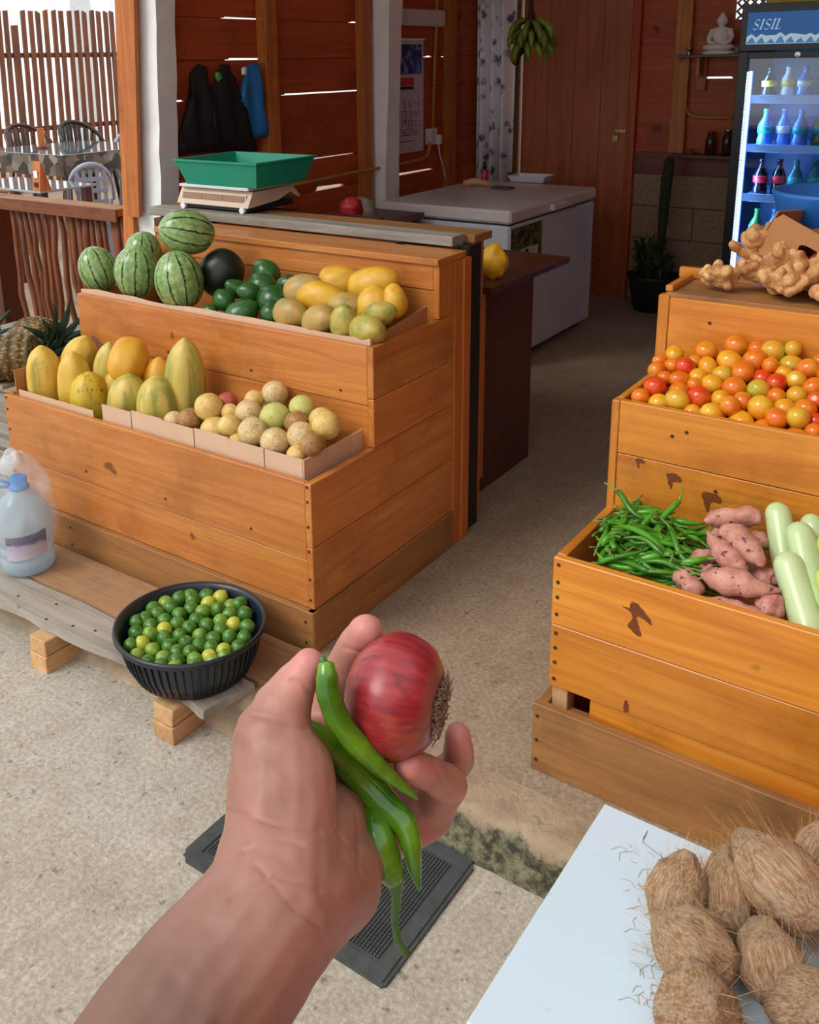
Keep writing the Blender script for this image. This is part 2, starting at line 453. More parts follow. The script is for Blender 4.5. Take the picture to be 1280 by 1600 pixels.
def lean_board(name, x0, x1, x0b, x1b, Y0, Y1, z0, mat):
    yb_ = 330; t0, t1, u0, u1 = PY(x0, 0, Y0), PY(x0b, yb_, Y0), PY(x1, 0, Y0), PY(x1b, yb_, Y0)
    f = lambda a, b, z: a.x + (b.x - a.x) * (z - a.z) / (b.z - a.z)
    B(MB().prism([(f(t0, t1, z0), z0), (f(u0, u1, z0), z0), (f(u0, u1, 2.7), 2.7), (f(t0, t1, 2.7), 2.7)], 'y', Y0, Y1), name, mat, fr)
lean_board('post_board', 179, 198, 192, 208, p1y - .03, p1y + .05, 0, W_STUD['z'])
lean_board('post_board', 187, 209, 199, 217, p1y - .05, p1y - .031, .86, W_STUD['z'])
# --- unseen roof and right wall, added to shade the shop; roof pale for bounce
plank('ceiling', WX - .1, 4, 1.25, BY + .2, 2.7, 2.74, plain('pale_bounce_roof', srgb(226, 224, 218), .7, .05, 4), None, kind='structure')
plank('shade_wall_right', 1.9, 1.95, -2.5, BY, 0.0, 2.7, W_WALL, None, kind='structure')

# ================================================================== HALF WALL AND DINING SIDE
hy = 2.99
pa, pb = PY(196, 325, hy), PY(3, 303, hy)
hw = empty('stick_railing', ((pa.x + pb.x) / 2, hy, 0), 'low railing of upright wooden sticks under a plank rail, left of the watermelons', 'railing')
plank('top_rail', pb.x, pa.x, hy - .05, hy + .06, pa.z - .035, pa.z, W_DIRTY, hw)
plank('front_rail', pb.x, pa.x, hy - .062, hy - .05, pa.z - .06, pa.z, W_STICK, hw)
plank('end_post', pb.x - .14, pb.x - .01, hy - .06, hy + .06, 0, pa.z, W_DARK, hw)
for px in (19, 28, 37, 48, 57, 69, 78, 89, 101, 110, 119, 130, 141, 150, 161, 172, 180, 189):
    t = PY(px, 312, hy); r = RND.uniform(.013, .019); ln = RND.uniform(.0, .10)
    pts = [(t.x + ln * k / 7 + RND.uniform(-.008, .008), hy + RND.uniform(-.01, .01), (pa.z - .04) * (1 - k / 7)) for k in range(8)]
    B(MB().tube(pts, [r * RND.uniform(.9, 1.12) for _ in pts], 8), 'stick', W_STICK['z'], hw, True)
FX = -10.6
fn_ = empty('slat_fence', (FX, 6.5, 0), 'tall fence of thin upright wooden slats behind the dining tables', 'fence')
for px, wd in ((-20, 7), (-8, 7), (6, 7), (17, 7), (30, 11), (44, 7), (56, 7), (67, 7), (79, 7), (92, 7), (103, 7), (116, 7), (128, 7), (139, 7), (151, 7), (161, 7), (172, 7), (181, 7), (192, 7), (204, 7)):
    t = PX(px, 125, FX); tp = PX(px - 7, 17 if px != 30 else 40, FX); h = wd / 2 * mpp(t)
    dy = (t.y - tp.y) / max(.1, tp.z - t.z)
    k = dy * .5
    poly = [(t.y + k * t.z - h, 0), (t.y + k * t.z + h, 0), (t.y - k * (tp.z - t.z) + h, tp.z + RND.uniform(-.03, .03)), (t.y - k * (tp.z - t.z) - h, tp.z)]
    B(MB().prism(poly, 'x', FX - .015, FX + .015), 'slat', W_STICK['z'], fn_)
for py in (86, 199):
    z = PX(90, py, FX).z; plank('cross_rail', FX - .05, FX - .015, PX(-60, py, FX).y, PX(215, py, FX).y, z - .03, z + .03, W_STICK, fn_)
plank('trim_5', -13.2, -12.8, PX(98, 30, -13).y, PX(131, 30, -13).y, 0, 4, M_WHITE, None, kind='structure', label='white pillar standing beyond the slat fence')

def stone_cloth():
    n = NT('patterned_vinyl_cloth'); v = n.coord((1, 1, 1), False)
    vo = n.n('ShaderNodeTexVoronoi'); n.l(v, vo.inputs['Vector']); vo.inputs['Scale'].default_value = 13
    return n.done(n.ramp(vo.outputs['Color'], [(.1, srgb(30, 24, 20)), (.5, srgb(76, 62, 52)), (.9, srgb(140, 128, 118))]), .25)  # pattern colours darkened to stand in for the shade on the cloth
M_GLASSTOP = plain('glossy_glass_table_cover', srgb(150, 160, 166), .06, Coat_Weight=1.0, Coat_Roughness=.03)
M_CHAIR = plain('dark_red_brown_plastic', srgb(72, 34, 22), .3)
M_CHAIRB = plain('near_black_plastic', srgb(30, 20, 18), .3)
M_CHAIRG = plain('grey_plastic_chair', srgb(150, 160, 178), .35)
nc = PZ(98, 244, .76)
tb = empty('dining_table', (nc.x - .6, nc.y + .6, 0), 'dining table with a patterned cloth under a shiny glass sheet', 'table')
x0, x1, y0, y1 = nc.x - 1.3, nc.x, nc.y, nc.y + 1.25
plank('table_top', x0, x1, y0, y1, .735, .755, W_DARK, tb)
plank('glass_sheet', x0 - .005, x1 + .005, y0 - .005, y1 + .005, .7615, .768, M_GLASSTOP, tb)
mbc = MB().box(x0 - .01, x1 + .01, y0 - .01, y1 + .01, .756, .761)
for (a, b, c, d) in ((x0 - .01, x1 + .01, y0 - .012, y0 - .008), (x1 + .008, x1 + .012, y0 - .01, y1 + .01)):
    mbc.box(a, b, c, d, .58, .761)
B(mbc, 'cloth', stone_cloth(), tb)
for (x, y) in ((x0 + .08, y0 + .08), (x1 - .08, y0 + .08), (x0 + .08, y1 - .08), (x1 - .08, y1 - .08)):
    plank('leg', x - .03, x + .03, y - .03, y + .03, 0, .735, W_DARK, tb)
# little upright card holder on that table
q = PZ(66, 232, .769)
cs = empty('table_card_stand', (q.x, q.y, .769), 'small upright wooden number stand on the glass covered dining table', 'stand')
plank('base', q.x - .05, q.x + .05, q.y - .04, q.y + .04, .769, .785, W_DARK, cs); plank('card', q.x - .012, q.x + .012, q.y - .035, q.y + .035, .785, .96, W_STUD, cs)

def chair(loc, rz, mat, label, s=1.0, slats=True, back='solid'):
    t = empty('dining_chair', loc, label, 'chair', 'chairs around the dining tables'); t.rotation_euler = (0, 0, rz); t.scale = (s, s, s)
    def add(mb, name, sm=True): return link(name, mb.mesh(name, sm), mat, (0, 0, 0), t, local=True)
    m = MB(); m.lathe([(0, .43), (.20, .43), (.225, .44), (.225, .455), (.2, .465), (0, .46)], 20); add(m, 'seat')
    for sx in (-1, 1):
        for sy in (-1, 1): add(MB().tube([(sx * .17, sy * .16, .44), (sx * .21, sy * .2, 0)], [.022, .017], 8), 'leg')
    arc = [(.25 * math.cos(a), .02 + .24 * math.sin(a), .62 + .26 * max(0, math.sin(a)) ** .7) for a in [math.pi * (k / 12 * 1.0) for k in range(13)]]
    add(MB().tube(arc, .02, 8), 'back_rail')
    if back == 'solid':
        for k in range(9):
            x = -.2 + .05 * k; z = .62 + .26 * (max(0, 1 - (x / .25) ** 2)) ** .35
            yy = .02 + .24 * math.sqrt(max(0, 1 - (x / .25) ** 2)); add(MB().tube([(x * .85, min(.2, yy), .45), (x, yy, z)], .016, 6), 'spindle')
    else:
        for k in range(5): add(MB().box(-.17 + .075 * k, -.13 + .075 * k, .22, .235, .45, .84), 'back_slat', False)
        for k in range(4): add(MB().box(-.18, .18, .223, .24, .52 + .08 * k, .55 + .08 * k), 'back_slat', False)
    for sx in (-1, 1): add(MB().tube([(sx * .25, .02, .62), (sx * .24, -.14, .61), (sx * .2, -.16, .46)], .018, 8), 'arm')
    return t
q = PZ(60, 250, .45)
def chair_at(px, ptop, X, zt): return PX(px, ptop, X)
c1 = PX(60, 193, nc.x - 1.5); chair((c1.x - .1, c1.y, 0), math.pi / 2, M_CHAIR, 'reddish brown round-backed chair behind the glass covered dining table', c1.z / .9)
c2 = PX(143, 188, nc.x - 1.3); chair((c2.x - .1, c2.y, 0), math.pi / 2, M_CHAIRB, 'almost black round-backed chair behind the right side of the dining table', c2.z / .9)
c3 = PX(183, 206, nc.x - .9); chair((c3.x, c3.y + .25, 0), math.pi * .3, M_CHAIRG, 'pale grey chair back showing beside the orange frame post', .95)
c4 = PY(5, 244, 4.6); chair((c4.x - .1, 4.6, 0), 2.6, W_STUD['z'], 'orange wooden armchair at the left edge of the picture', c4.z / .88)
c5 = PY(103, 252, 4.3); chair((c5.x + .05, 4.45, 0), -2.2, M_CHAIRG, 'grey plastic chair with a latticed back just behind the stick railing', c5.z / .9 * 1.0, back='grid').scale = (.62, .62, c5.z / .9)
# near glass table with a wooden menu stand
g = PZ(63, 299, .76)
t2 = empty('side_table', (g.x - .4, g.y + .2, 0), 'near dining table with a glass top at the left edge', 'table')
plank('glass_top', g.x - .9, g.x, g.y, g.y + .45, .745, .76, M_GLASSTOP, t2)
for (x, y) in ((g.x - .84, g.y + .05), (g.x - .05, g.y + .05), (g.x - .84, g.y + .4), (g.x - .05, g.y + .4)): plank('leg', x - .025, x + .025, y - .025, y + .025, 0, .745, W_DARK, t2)
ms = empty('menu_stand', (g.x - .06, g.y + .05, .76), 'slanted wooden menu stand with a small white card, on the near glass table', 'stand')
k = mpp(g)
mbs = MB().prism([(g.y, .76), (g.y + .09, .76), (g.y + .075, .80), (g.y + .02, .76 + 46 * k)], 'x', g.x - .075, g.x + .0); B(mbs, 'body', W_STUD['z'], ms)
plank('card', g.x - .058, g.x - .02, g.y + .004, g.y + .006, .76 + 20 * k, .76 + 31 * k, M_WHITE, ms, bev=.0005); plank('label_plate', g.x - .058, g.x - .02, g.y - .001, g.y + .004, .76 + 6 * k, .76 + 13 * k, M_BLACK, ms, bev=.0005)

# ================================================================== DISPLAY STANDS
nail_me = MB().lathe([(0, 0), (.0042, 0), (.0042, .0012), (0, .0012)], 7).mesh('nail')
def nail(p, d, parent):
    link('nail', nail_me, M_NAIL, p, parent, rot=qz(d))
def stain(name, cx, cz, y, pts, parent, mat):
    n0 = len(pts); out = []
    for i in range(n0):
        p0, p1, p2, p3 = [Vector(pts[(i + o) % n0]) for o in (-1, 0, 1, 2)]
        for q in range(5):
            f = q / 5; v = .5 * ((2 * p1) + (p2 - p0) * f + (2 * p0 - 5 * p1 + 4 * p2 - p3) * f * f + (3 * p1 - p0 - 3 * p2 + p3) * f ** 3)
            out.append((v.x + RND.uniform(-.0014, .0014), v.y + RND.uniform(-.0014, .0014)))
    pts = out
    B(MB().prism([(cx + a, cz + b) for a, b in pts], 'y', y - .0006, y), name, mat, parent)
M_STAIN = plain('dark_red_stain', srgb(112, 54, 20), .5, .2, 60)
M_STAINL = plain('grey_scuff', srgb(128, 84, 58), .7, .2, 60)
M_SLIT = plain('dark_inside', srgb(24, 16, 10), .9)

LX0, LX1 = -2.69, -1.41
ls = empty('display_stand', ((LX0 + LX1) / 2, 2.1, 0), 'tiered orange varnished wooden produce stand holding melons, mangoes and papayas', 'display stand')
Y1, Y2, Y3, YB = 1.738, 2.02, 2.36, 2.445
t = .02
# front of the low tier, plinth, then the raised tiers
plank('front_board', LX0, LX1 - t, Y1, Y1 + t, .262, .48, W_L, ls)
plank('front_board', LX0, LX1 - t, Y1 + .002, Y1 + t, .124, .26, W_L, ls)
plank('plinth_board', LX0 - .01, LX1 + .004, Y1 - .014, Y1 + .01, 0, .122, W_DIRTY, ls)
plank('front_board', LX0 + .06, LX1 - t, Y2, Y2 + t, .60, .767, W_L, ls)
plank('front_board', LX0 + .06, LX1 - t, Y2 + .003, Y2 + t, .38, .598, W_L, ls)
plank('back_board', LX0 + .10, LX1 - t, Y3, Y3 + t, .855, .93, W_L, ls)
plank('back_board', LX0 + .10, LX1 - t, Y3 + .003, Y3 + t, .64, .853, W_L, ls)
plank('top_board', LX0 + .10, LX1 + .002, Y3 - .01, 2.515, .93, .95, W_L, ls)
for x0, x1 in ((LX1 - t, LX1), (LX0, LX0 + t)):
    e = .06 if x0 < -2 else 0; e2 = .10 if x0 < -2 else 0
    plank('plinth_side', x0 + (.004 if not e else -.01), x1 + (.006 if not e else -.01), Y1 - .012, YB, 0, .122, W_DIRTY, ls)
    ly = t if e else 0
    plank('side_board', x0, x1, Y1 + ly, YB, .124, .30, W_L, ls)
    plank('side_board', x0, x1, Y1 + ly, YB, .302, .48, W_L, ls)
    plank('side_board', x0 + e, x1 + e, Y2 + ly, YB, .482, .62, W_L, ls)
    plank('side_board', x0 + e, x1 + e, Y2 + ly, YB, .622, .767, W_L, ls)
    plank('side_board', x0 + e2, x1 + e2, Y3 + ly, YB, .769, .93, W_L, ls)
plank('bin_floor', LX0 + t, LX1 - t, Y1 + t, Y2, .36, .375, W_DIRTY, ls)
plank('bin_floor', LX0 + .08, LX1 - t, Y2 + t, Y3, .64, .655, W_DIRTY, ls)
plank('corner_post', LX1 - .045, LX1 - .003, 2.40, 2.444, .0, .93, W_L, ls)
for z in (.15, .21, .29, .36, .43, .47):
    nail((LX1 - .012, Y1 - .0002, z), (0, -1, 0), ls); nail((LX0 + .012, Y1 - .0002, z), (0, -1, 0), ls)
for z in (.03, .09): nail((LX1 - .02, Y1 - .0145, z), (0, -1, 0), ls); nail((LX0 + .3, Y1 - .0145, z), (0, -1, 0), ls)
for x in (-2.3, -1.95, -1.62): nail((x, Y1 - .0002, .30), (0, -1, 0), ls); nail((x + .1, Y2 - .0002, .63), (0, -1, 0), ls)
stain('stain', -2.52, .60, Y2, [(-.05, .03), (.0, .01), (.04, -.02), (.06, -.03), (.03, -.035), (-.04, -.03)], ls, M_STAINL)
stain('stain', -2.37, .60, Y2, [(-.012, .05), (.012, .05), (.008, .0), (.03, -.03), (-.01, -.03), (-.015, 0)], ls, M_STAINL)

RX0, RX1 = -.732, .60
rs = empty('display_stand', (-.1, 2.1, 0), 'tiered yellowish varnished wooden produce stand holding tomatoes, sweet potatoes and green chillies', 'display stand')
R1, R2, R3 = 1.69, 1.99, 2.28
plank('plinth_board', RX0 - .022, RX1, 1.662, 1.682, .0, .168, W_DIRTY, rs)
plank('plinth_board', RX0 - .015, RX1, 1.682, 1.72, .0, .150, W_DIRTY, rs)
plank('plinth_side', RX0 - .022, RX0, 1.682, 2.5, 0, .16, W_DIRTY, rs)
plank('lower_board', RX0 + .09, RX1, 1.70, 1.72, .10, .23, W_R, rs)
plank('support_block', RX0 + .005, RX0 + .04, 1.70, 1.74, .10, .23, W_RAW, rs)
plank('front_board', RX0, RX1, R1, R1 + t, .355, .51, W_R, rs)
plank('front_board', RX0, RX1, R1 + .001, R1 + t, .205, .353, W_R, rs)
plank('side_board', RX0, RX0 + t, R1 + t, 2.5, .35, .51, W_R, rs)
plank('side_board', RX0, RX0 + t, R1 + t, 2.5, .16, .348, W_R, rs)
plank('front_board', RX0 + .012, RX1, R2, R2 + t, .64, .763, W_R, rs)
plank('front_board', RX0 + .012, RX1, R2 + .001, R2 + t, .44, .638, W_R, rs)
plank('end_post', RX0 - .006, RX0 + .012, R2 - .002, R2 + .025, .49, .763, W_R, rs)
plank('side_board', RX0 - .004, RX0 + .012, R2 + .025, 2.5, .512, .763, W_R, rs)
plank('front_board', RX0 + .014, RX1, R3, R3 + t, .72, .94, W_R, rs)
plank('end_post', RX0 - .012, RX0 + .014, R3 - .003, R3 + .022, .70, .945, W_R, rs)
plank('side_board', RX0 - .004, RX0 + .012, R3 + .022, 2.5, .765, .935, W_R, rs)
plank('top_shelf', RX0 + .0, RX1, R3 + .005, 2.50, .935, .95, W_DIRTY, rs)
bk = PY(1062, 417, 2.47)
plank('back_board', bk.x, RX1, 2.47, 2.49, .95, bk.z, W_R, rs)
plank('shelf_end', RX0 - .004, RX0 + .014, R3 + .02, 2.46, .95, .965, W_R, rs)
plank('bin_floor', RX0 + t, RX1, R1 + t, R2, .40, .415, W_DIRTY, rs)
plank('bin_floor', RX0 + t, RX1, R2 + t, R3, .665, .68, W_DIRTY, rs)
for z in (.225, .265, .30, .335, .38, .42, .455, .495): nail((RX0 + .012, R1 - .0002, z), (0, -1, 0), rs)
for z in (.03, .08, .14): nail((RX0 - .01, 1.6615, z), (0, -1, 0), rs)
for x, z in ((-.57, .72), (-.60, .705), (-.5, .6), (-.3, .7), (.0, .66)): nail((x, R2 - .0002, z), (0, -1, 0), rs)
for x, z in ((-.62, .89), (-.3, .9), (-.05, .86)): nail((x, R3 - .0002, z), (0, -1, 0), rs)
c = PY(992, 960, R1)
stain('stain', c.x, c.z, R1, [(-.028, .012), (-.012, .01), (-.008, .026), (.008, .022), (.03, .0), (.034, -.012), (.012, -.002), (.004, -.006), (.01, -.024), (.016, -.042), (.006, -.044), (-.012, -.03), (-.005, -.014), (-.008, .002)], rs, M_STAIN)
for px, py, s in ((1000, 722, .5), (1053, 750, .8), (1112, 782, 1.0)):
    c = PY(px, py, R2 + .0005); stain('stain', c.x, c.z, R2, [(-.02 * s, .015 * s), (.012 * s, .016 * s), (.02 * s, .0), (.0, -.004 * s), (-.006 * s, -.028 * s), (-.014 * s, -.01 * s)], rs, M_STAIN)
c = PY(978, 1105, R1); stain('stain', c.x, c.z, R1, [(-.002, .014), (.002, .012), (.005, -.006), (.0, -.012), (-.005, -.006)], rs, M_STAIN)

# --- boards leaning at the back corner of the left stand, counter, dark table
for i, (ya, yb, xa, xb, h, m, nm, lb) in enumerate(((2.447, 2.49, LX1 - .03, LX1 + .004, .929, W_STUD, 'upright_board', 'orange upright board closing the rear corner of the left stand'),
                                    (2.492, 2.535, LX1 - .03, LX1 + .010, .929, W_STUD, 'upright_board', 'second orange upright board, next to the black painted upright'),
                                    (2.555, 2.635, LX1 - .05, LX1 - .012, .955, plain('black_painted_pole', srgb(26, 22, 18), .5), 'upright_pole', 'black painted upright between the left stand and the dark counter'),
                                    (2.67, 2.72, LX1 - .10, LX1 - .05, .955, W_STUD, 'upright_board', 'thin orange brown upright against the side of the dark table'))):
    plank(nm, xa, xb, ya, yb, 0, h, m, None, label=lb, cat='board')
dt = empty('dark_table', (-1.9, 3.05, 0), 'dark brown wooden table behind the left stand with an overhanging top', 'table')
plank('table_top', -2.6, -1.47, 2.80, 3.43, .745, .77, W_DARK, dt)
plank('side_panel', -1.55, -1.527, 2.84, 3.24, 0, .745, W_DARK, dt); plank('side_panel', -2.56, -2.54, 2.84, 3.24, 0, .745, W_DARK, dt)
plank('front_panel', -2.54, -1.55, 2.84, 2.86, 0, .745, W_DARK, dt); plank('back_panel', -2.54, -1.55, 3.22, 3.24, 0, .745, W_DARK, dt)
plank('edge_strip', -1.527, -1.517, 2.81, 2.85, .06, .745, W_STUD, dt)
ct = empty('counter_trestle', (-2.3, 2.62, 0), 'grey weathered planks laid along the back top of the left stand', 'plank counter')
plank('plank', -2.80, -1.46, 2.52, 2.60, .955, .985, W_GREY, ct)
plank('plank', -2.80, -1.43, 2.605, 2.72, .955, .98, W_DIRTY, ct)
plank('plank', -2.80, -1.9, 2.725, 2.80, .95, .975, W_DARK, ct)
plank('bearer', -2.75, -2.71, 2.50, 2.80, 0, .95, W_DARK, ct); plank('bearer', -1.66, -1.62, 2.50, 2.79, 0, .95, W_DARK, ct)
# yellow bag on the dark table
M_YEL = plain('yellow_plastic', srgb(226, 172, 30), .45, .25, 30, rv=.05)
yb = PY(772, 410, 2.95)
yo = link('yellow_packet', blob('yellow_packet', (.05, .045, .06), 18, 12, amp=.3, freq=2.2, seed=4), M_YEL, (yb.x, 2.95, .825), None, label='crumpled yellow plastic packet on the dark brown table', cat='packet')

# ================================================================== FREEZER
FZX, FZY0, FZY1, FZX0 = -2.10, 4.17, 5.21, -2.86
M_FZ = plain('off_white_enamel', srgb(206, 200, 196), .3, .04, 5)
M_FZF = plain('pale_blue_white_enamel', srgb(196, 198, 212), .35, .04, 5)
fz = empty('chest_freezer', ((FZX0 + FZX) / 2, (FZY0 + FZY1) / 2, 0), 'white chest freezer with a glossy flat lid against the plank wall', 'freezer')
plank('body', FZX0, FZX, FZY0, FZY1, .04, .725, M_FZF, fz, bev=.012)
plank('lid', FZX0 - .006, FZX + .008, FZY0 - .006, FZY1 + .006, .735, .80, M_FZ, fz, bev=.012)
plank('gasket', FZX0 + .01, FZX - .01, FZY0 + .01, FZY1 - .01, .724, .736, M_BLACK, fz)
for (x, y) in ((FZX0 + .08, FZY0 + .08), (FZX - .08, FZY0 + .08), (FZX0 + .08, FZY1 - .08), (FZX - .08, FZY1 - .08)): plank('foot', x - .03, x + .03, y - .03, y + .03, 0, .04, M_BLACK, fz)
ym = (FZY0 + FZY1) / 2
plank('handle', FZX + .006, FZX + .035, ym - .10, ym + .08, .745, .78, M_FZ, fz, bev=.008)
lk = PX(897, 322, FZX + .01); link('lock', MB().lathe([(0, 0), (.014, 0), (.014, .008), (0, .01)], 12).mesh('lock'), plain('chrome', (.7, .7, .7), .2, Metallic=1.0), (FZX, lk.y, lk.z), fz, rot=qz((1, 0, 0)))
sa, sb = PX(799, 352, FZX), PX(846, 388, FZX)
def sticker():
    n = NT('leafy_green_sticker'); v = n.coord((1, 1, 1), False); a = n.noise(v, 28, 5, .6, .6)
    return n.done(n.ramp(a, [(.38, srgb(14, 22, 14)), (.5, srgb(60, 78, 40)), (.6, srgb(120, 128, 84)), (.72, srgb(30, 40, 24))]), .35)
stk = plank('sticker', FZX, FZX + .0015, sa.y, sb.y, .715 - (sa.z - sb.z) - .09, .71, sticker(), fz, bev=0)
zc = .71 - (.09 + sa.z - sb.z) * .55
B(MB().prism([(sa.y + (sb.y - sa.y) * u, zc + k) for u, k in ((.15, -.03), (.85, -.02), (.88, .025), (.5, .03), (.18, .02))], 'x', FZX + .0016, FZX + .0022), 'sticker_panel', plain('pale_label', srgb(190, 184, 180), .5), stk)
B(MB().prism([(sa.y + (sb.y - sa.y) * .5 + .022 * math.cos(a), zc + .022 * math.sin(a)) for a in [k * math.pi / 6 for k in range(12)]], 'x', FZX + .0023, FZX + .0027), 'sticker_emblem', plain('navy_print', srgb(20, 24, 52), .5), stk)
# things on the freezer
q = PZ(830, 283, .80)
def foam_tray(p):
    m = MB(); a, b, h = .115, .085, .035
    o = [(-a, -b, h), (a, -b, h), (a, b, h), (-a, b, h)]; i_ = [(-a * .82, -b * .8, 0), (a * .82, -b * .8, 0), (a * .82, b * .8, 0), (-a * .82, b * .8, 0)]
    k = [(x * .95, y * .94, h) for x, y, z in o]; l = [(x * .97, y * .97, .004) for x, y, z in i_]
    m.add(o + i_ + k + l, [(0, 1, 5, 4), (1, 2, 6, 5), (2, 3, 7, 6), (3, 0, 4, 7), (4, 5, 6, 7), (0, 8, 9, 1), (1, 9, 10, 2), (2, 10, 11, 3), (3, 11, 8, 0), (8, 12, 13, 9), (9, 13, 14, 10), (10, 14, 15, 11), (11, 15, 12, 8), (12, 15, 14, 13)])
    return link('foam_tray', m.mesh('foam_tray'), plain('white_foam', srgb(226, 224, 228), .6), p, None, rot=(0, 0, .1), label='shallow white foam tray on the freezer lid', cat='tray')
foam_tray(q + Vector((0, 0, .001)))
q = PZ(745, 293, .80)
B(MB().tube([q + Vector((-.07, -.02, .02)), q + Vector((-.02, .0, .035)), q + Vector((.06, .03, .022))], [.018, .02, .016], 8, flat=.7), 'wood_offcut', W_RAW['x'], None, True, label='short pale curved wooden piece on the freezer lid', cat='wood piece')
q = PZ(785, 296, .80)
plank('dark_cloth', q.x - .07, q.x + .05, q.y - .02, q.y + .06, .8005, .812, plain('grey_brown_cloth', srgb(96, 76, 76), .9, .2, 40), None, bev=.005, label='folded grey brown rag next to the wooden piece on the freezer', cat='rag')
q = PZ(700, 279, .80); q.x = max(q.x, FZX0 + .05)
sb_ = empty('small_bottle', (q.x, q.y + .03, .80), 'small pink bottle with a dark cap at the back of the freezer', 'bottle')
link('body', MB().lathe([(0, 0), (.018, 0), (.02, .01), (.02, .05), (.012, .065), (0, .065)], 14).mesh('body', True), plain('pink_plastic', srgb(196, 50, 76), .4), (q.x, q.y + .03, .80), sb_)
link('cap', MB().lathe([(0, .065), (.011, .065), (.01, .11), (0, .112)], 12).mesh('cap', True), M_BLACK, (q.x, q.y + .03, .80), sb_)

# ================================================================== ON THE LEFT WALL
# calendar
ya, yb2 = PX(600, 150, WX + .01).y, PX(662, 150, WX + .01).y
ca0 = PX(655, 62, WX + .01); ca1 = PX(655, 236, WX + .01)
cal = empty('wall_calendar', (WX + .01, (ya + yb2) / 2, ca1.z), 'long paper wall calendar with a blue header half hidden by the white post', 'calendar')
zt_, zb_ = ca0.z, ca1.z; H = zt_ - zb_
plank('sheet', WX + .006, WX + .009, ya, yb2, zb_, zt_, plain('calendar_paper', srgb(206, 196, 214), .6), cal, bev=0)
plank('top_bar', WX + .004, WX + .014, ya - .01, yb2 + .01, zt_ - .006, zt_ + .008, M_WHITE, cal, bev=.002)
nb_ = NT('blue_printed_header'); vv = nb_.noise(nb_.coord((1, 1, 1), False), 22, 4, .6)
mhead = nb_.done(nb_.ramp(vv, [(.4, srgb(26, 44, 118)), (.55, srgb(60, 88, 170)), (.66, srgb(160, 176, 214))]), .5)
plank('header', WX + .009, WX + .0095, ya + .01, yb2 - .02, zb_ + H * .70, zb_ + H * .96, mhead, cal, bev=0)
plank('month_block', WX + .009, WX + .0095, ya + .06, yb2 - .11, zb_ + H * .60, zb_ + H * .67, plain('red_print', srgb(206, 50, 50), .5), cal, bev=0)
plank('year_block', WX + .009, WX + .0095, ya + .04, yb2 - .11, zb_ + H * .565, zb_ + H * .595, M_BLACK, cal, bev=0)
M_NAVY = plain('navy_ink', srgb(28, 24, 54), .6); M_RED = plain('red_ink', srgb(200, 60, 80), .6); M_GREY = plain('grey_ink', srgb(110, 104, 128), .6)
Rtext = Matrix(((0, 0, 1), (1, 0, 0), (0, 1, 0))).to_quaternion()    # text facing +x, reading along +y
for row, vals in enumerate((('', '', '', '1'), ('5', '6', '7', '8'), ('12', '13', '14', '15'), ('19', '20', '21', '22'), ('26', '27', '28', '29'))):
    for cc, s in enumerate(vals):
        if not s: continue
        me = text_mesh('date_print', s, .062 if cc < 2 else .05)
        yy = ya + (yb2 - ya) * (.52, .66, .79, .88)[cc] - .022 * len(s)
        link('date_print', me, (M_NAVY, M_NAVY, M_GREY, M_RED)[cc], (WX + .0098, yy, zb_ + H * (.485 - .083 * row)), cal, rot=Rtext)
plank('rule_print', WX + .009, WX + .0096, ya + .05, yb2 - .10, zb_ + H * .10, zb_ + H * .107, M_NAVY, cal, bev=0)
me = text_mesh('header_print', 'DIGE', .085); link('header_print', me, plain('dark_header_ink', srgb(18, 18, 44), .5), (WX + .0099, ya + (yb2 - ya) * .48, zb_ + H * .86), cal, rot=Rtext)
# switch strip, conduit, socket with plug and cord
M_SW = plain('switch_plastic', srgb(214, 206, 208), .4)
s0, s1 = PX(600, 25, WX + .05), PX(700, 29, WX + .05)
sw = empty('switch_board', (WX, (s0.y + s1.y) / 2, s0.z), 'long white strip of light switches above the calendar', 'switch board')
hz = 24 * mpp(s1) / 2
plank('back_box', WX, WX + .03, s0.y, s1.y, s1.z - hz, s1.z + hz, M_SW, sw)
for k in range(8):
    a = s0.y + (s1.y - s0.y) * (k + .06) / 8; b = s0.y + (s1.y - s0.y) * (k + .94) / 8
    plank('switch', WX + .03, WX + .037, a, b, s1.z - hz * .8, s1.z + hz * .8, M_SW, sw, bev=.002)
M_CON = plain('yellowed_conduit', srgb(176, 130, 58), .5, .1, 10)
def wallpath(pts, X, r, mat, name, label, cat, parent=None):
    return B(MB().tube([PX(x, y, X) for x, y in pts], r, 8), name, mat, parent, True, label=label, cat=cat)
wallpath([(683, -40), (682, 40), (679, 110), (676, 202)], WX + .012, .010, M_CON, 'conduit_pipe', 'yellow conduit running down the wall into the socket box', 'conduit')
wallpath([(672, 222), (671, 232), (668, 243), (660, 249), (640, 253), (620, 258), (560, 268), (500, 281), (440, 292)], WX + .07, .009, M_CON, 'conduit_pipe', 'yellow conduit running left along the wall below the calendar', 'conduit')
k0 = PX(678, 213, WX + .03)
so = empty('wall_socket', (WX, k0.y, k0.z), 'square white wall socket with a plug beside the calendar', 'socket')
plank('box', WX, WX + .04, k0.y - .055, k0.y + .03, k0.z - .05, k0.z + .05, M_SW, so, bev=.004)
plank('plug', WX + .04, WX + .075, k0.y - .005, k0.y + .035, k0.z - .05, k0.z + .01, M_SW, so, bev=.008)
wallpath([(685, 224), (687, 240), (692, 258), (695, 272), (697, 281)], WX + .06, .004, M_SW, 'power_cord', 'thin white cord dropping from the plug behind the freezer', 'cord')
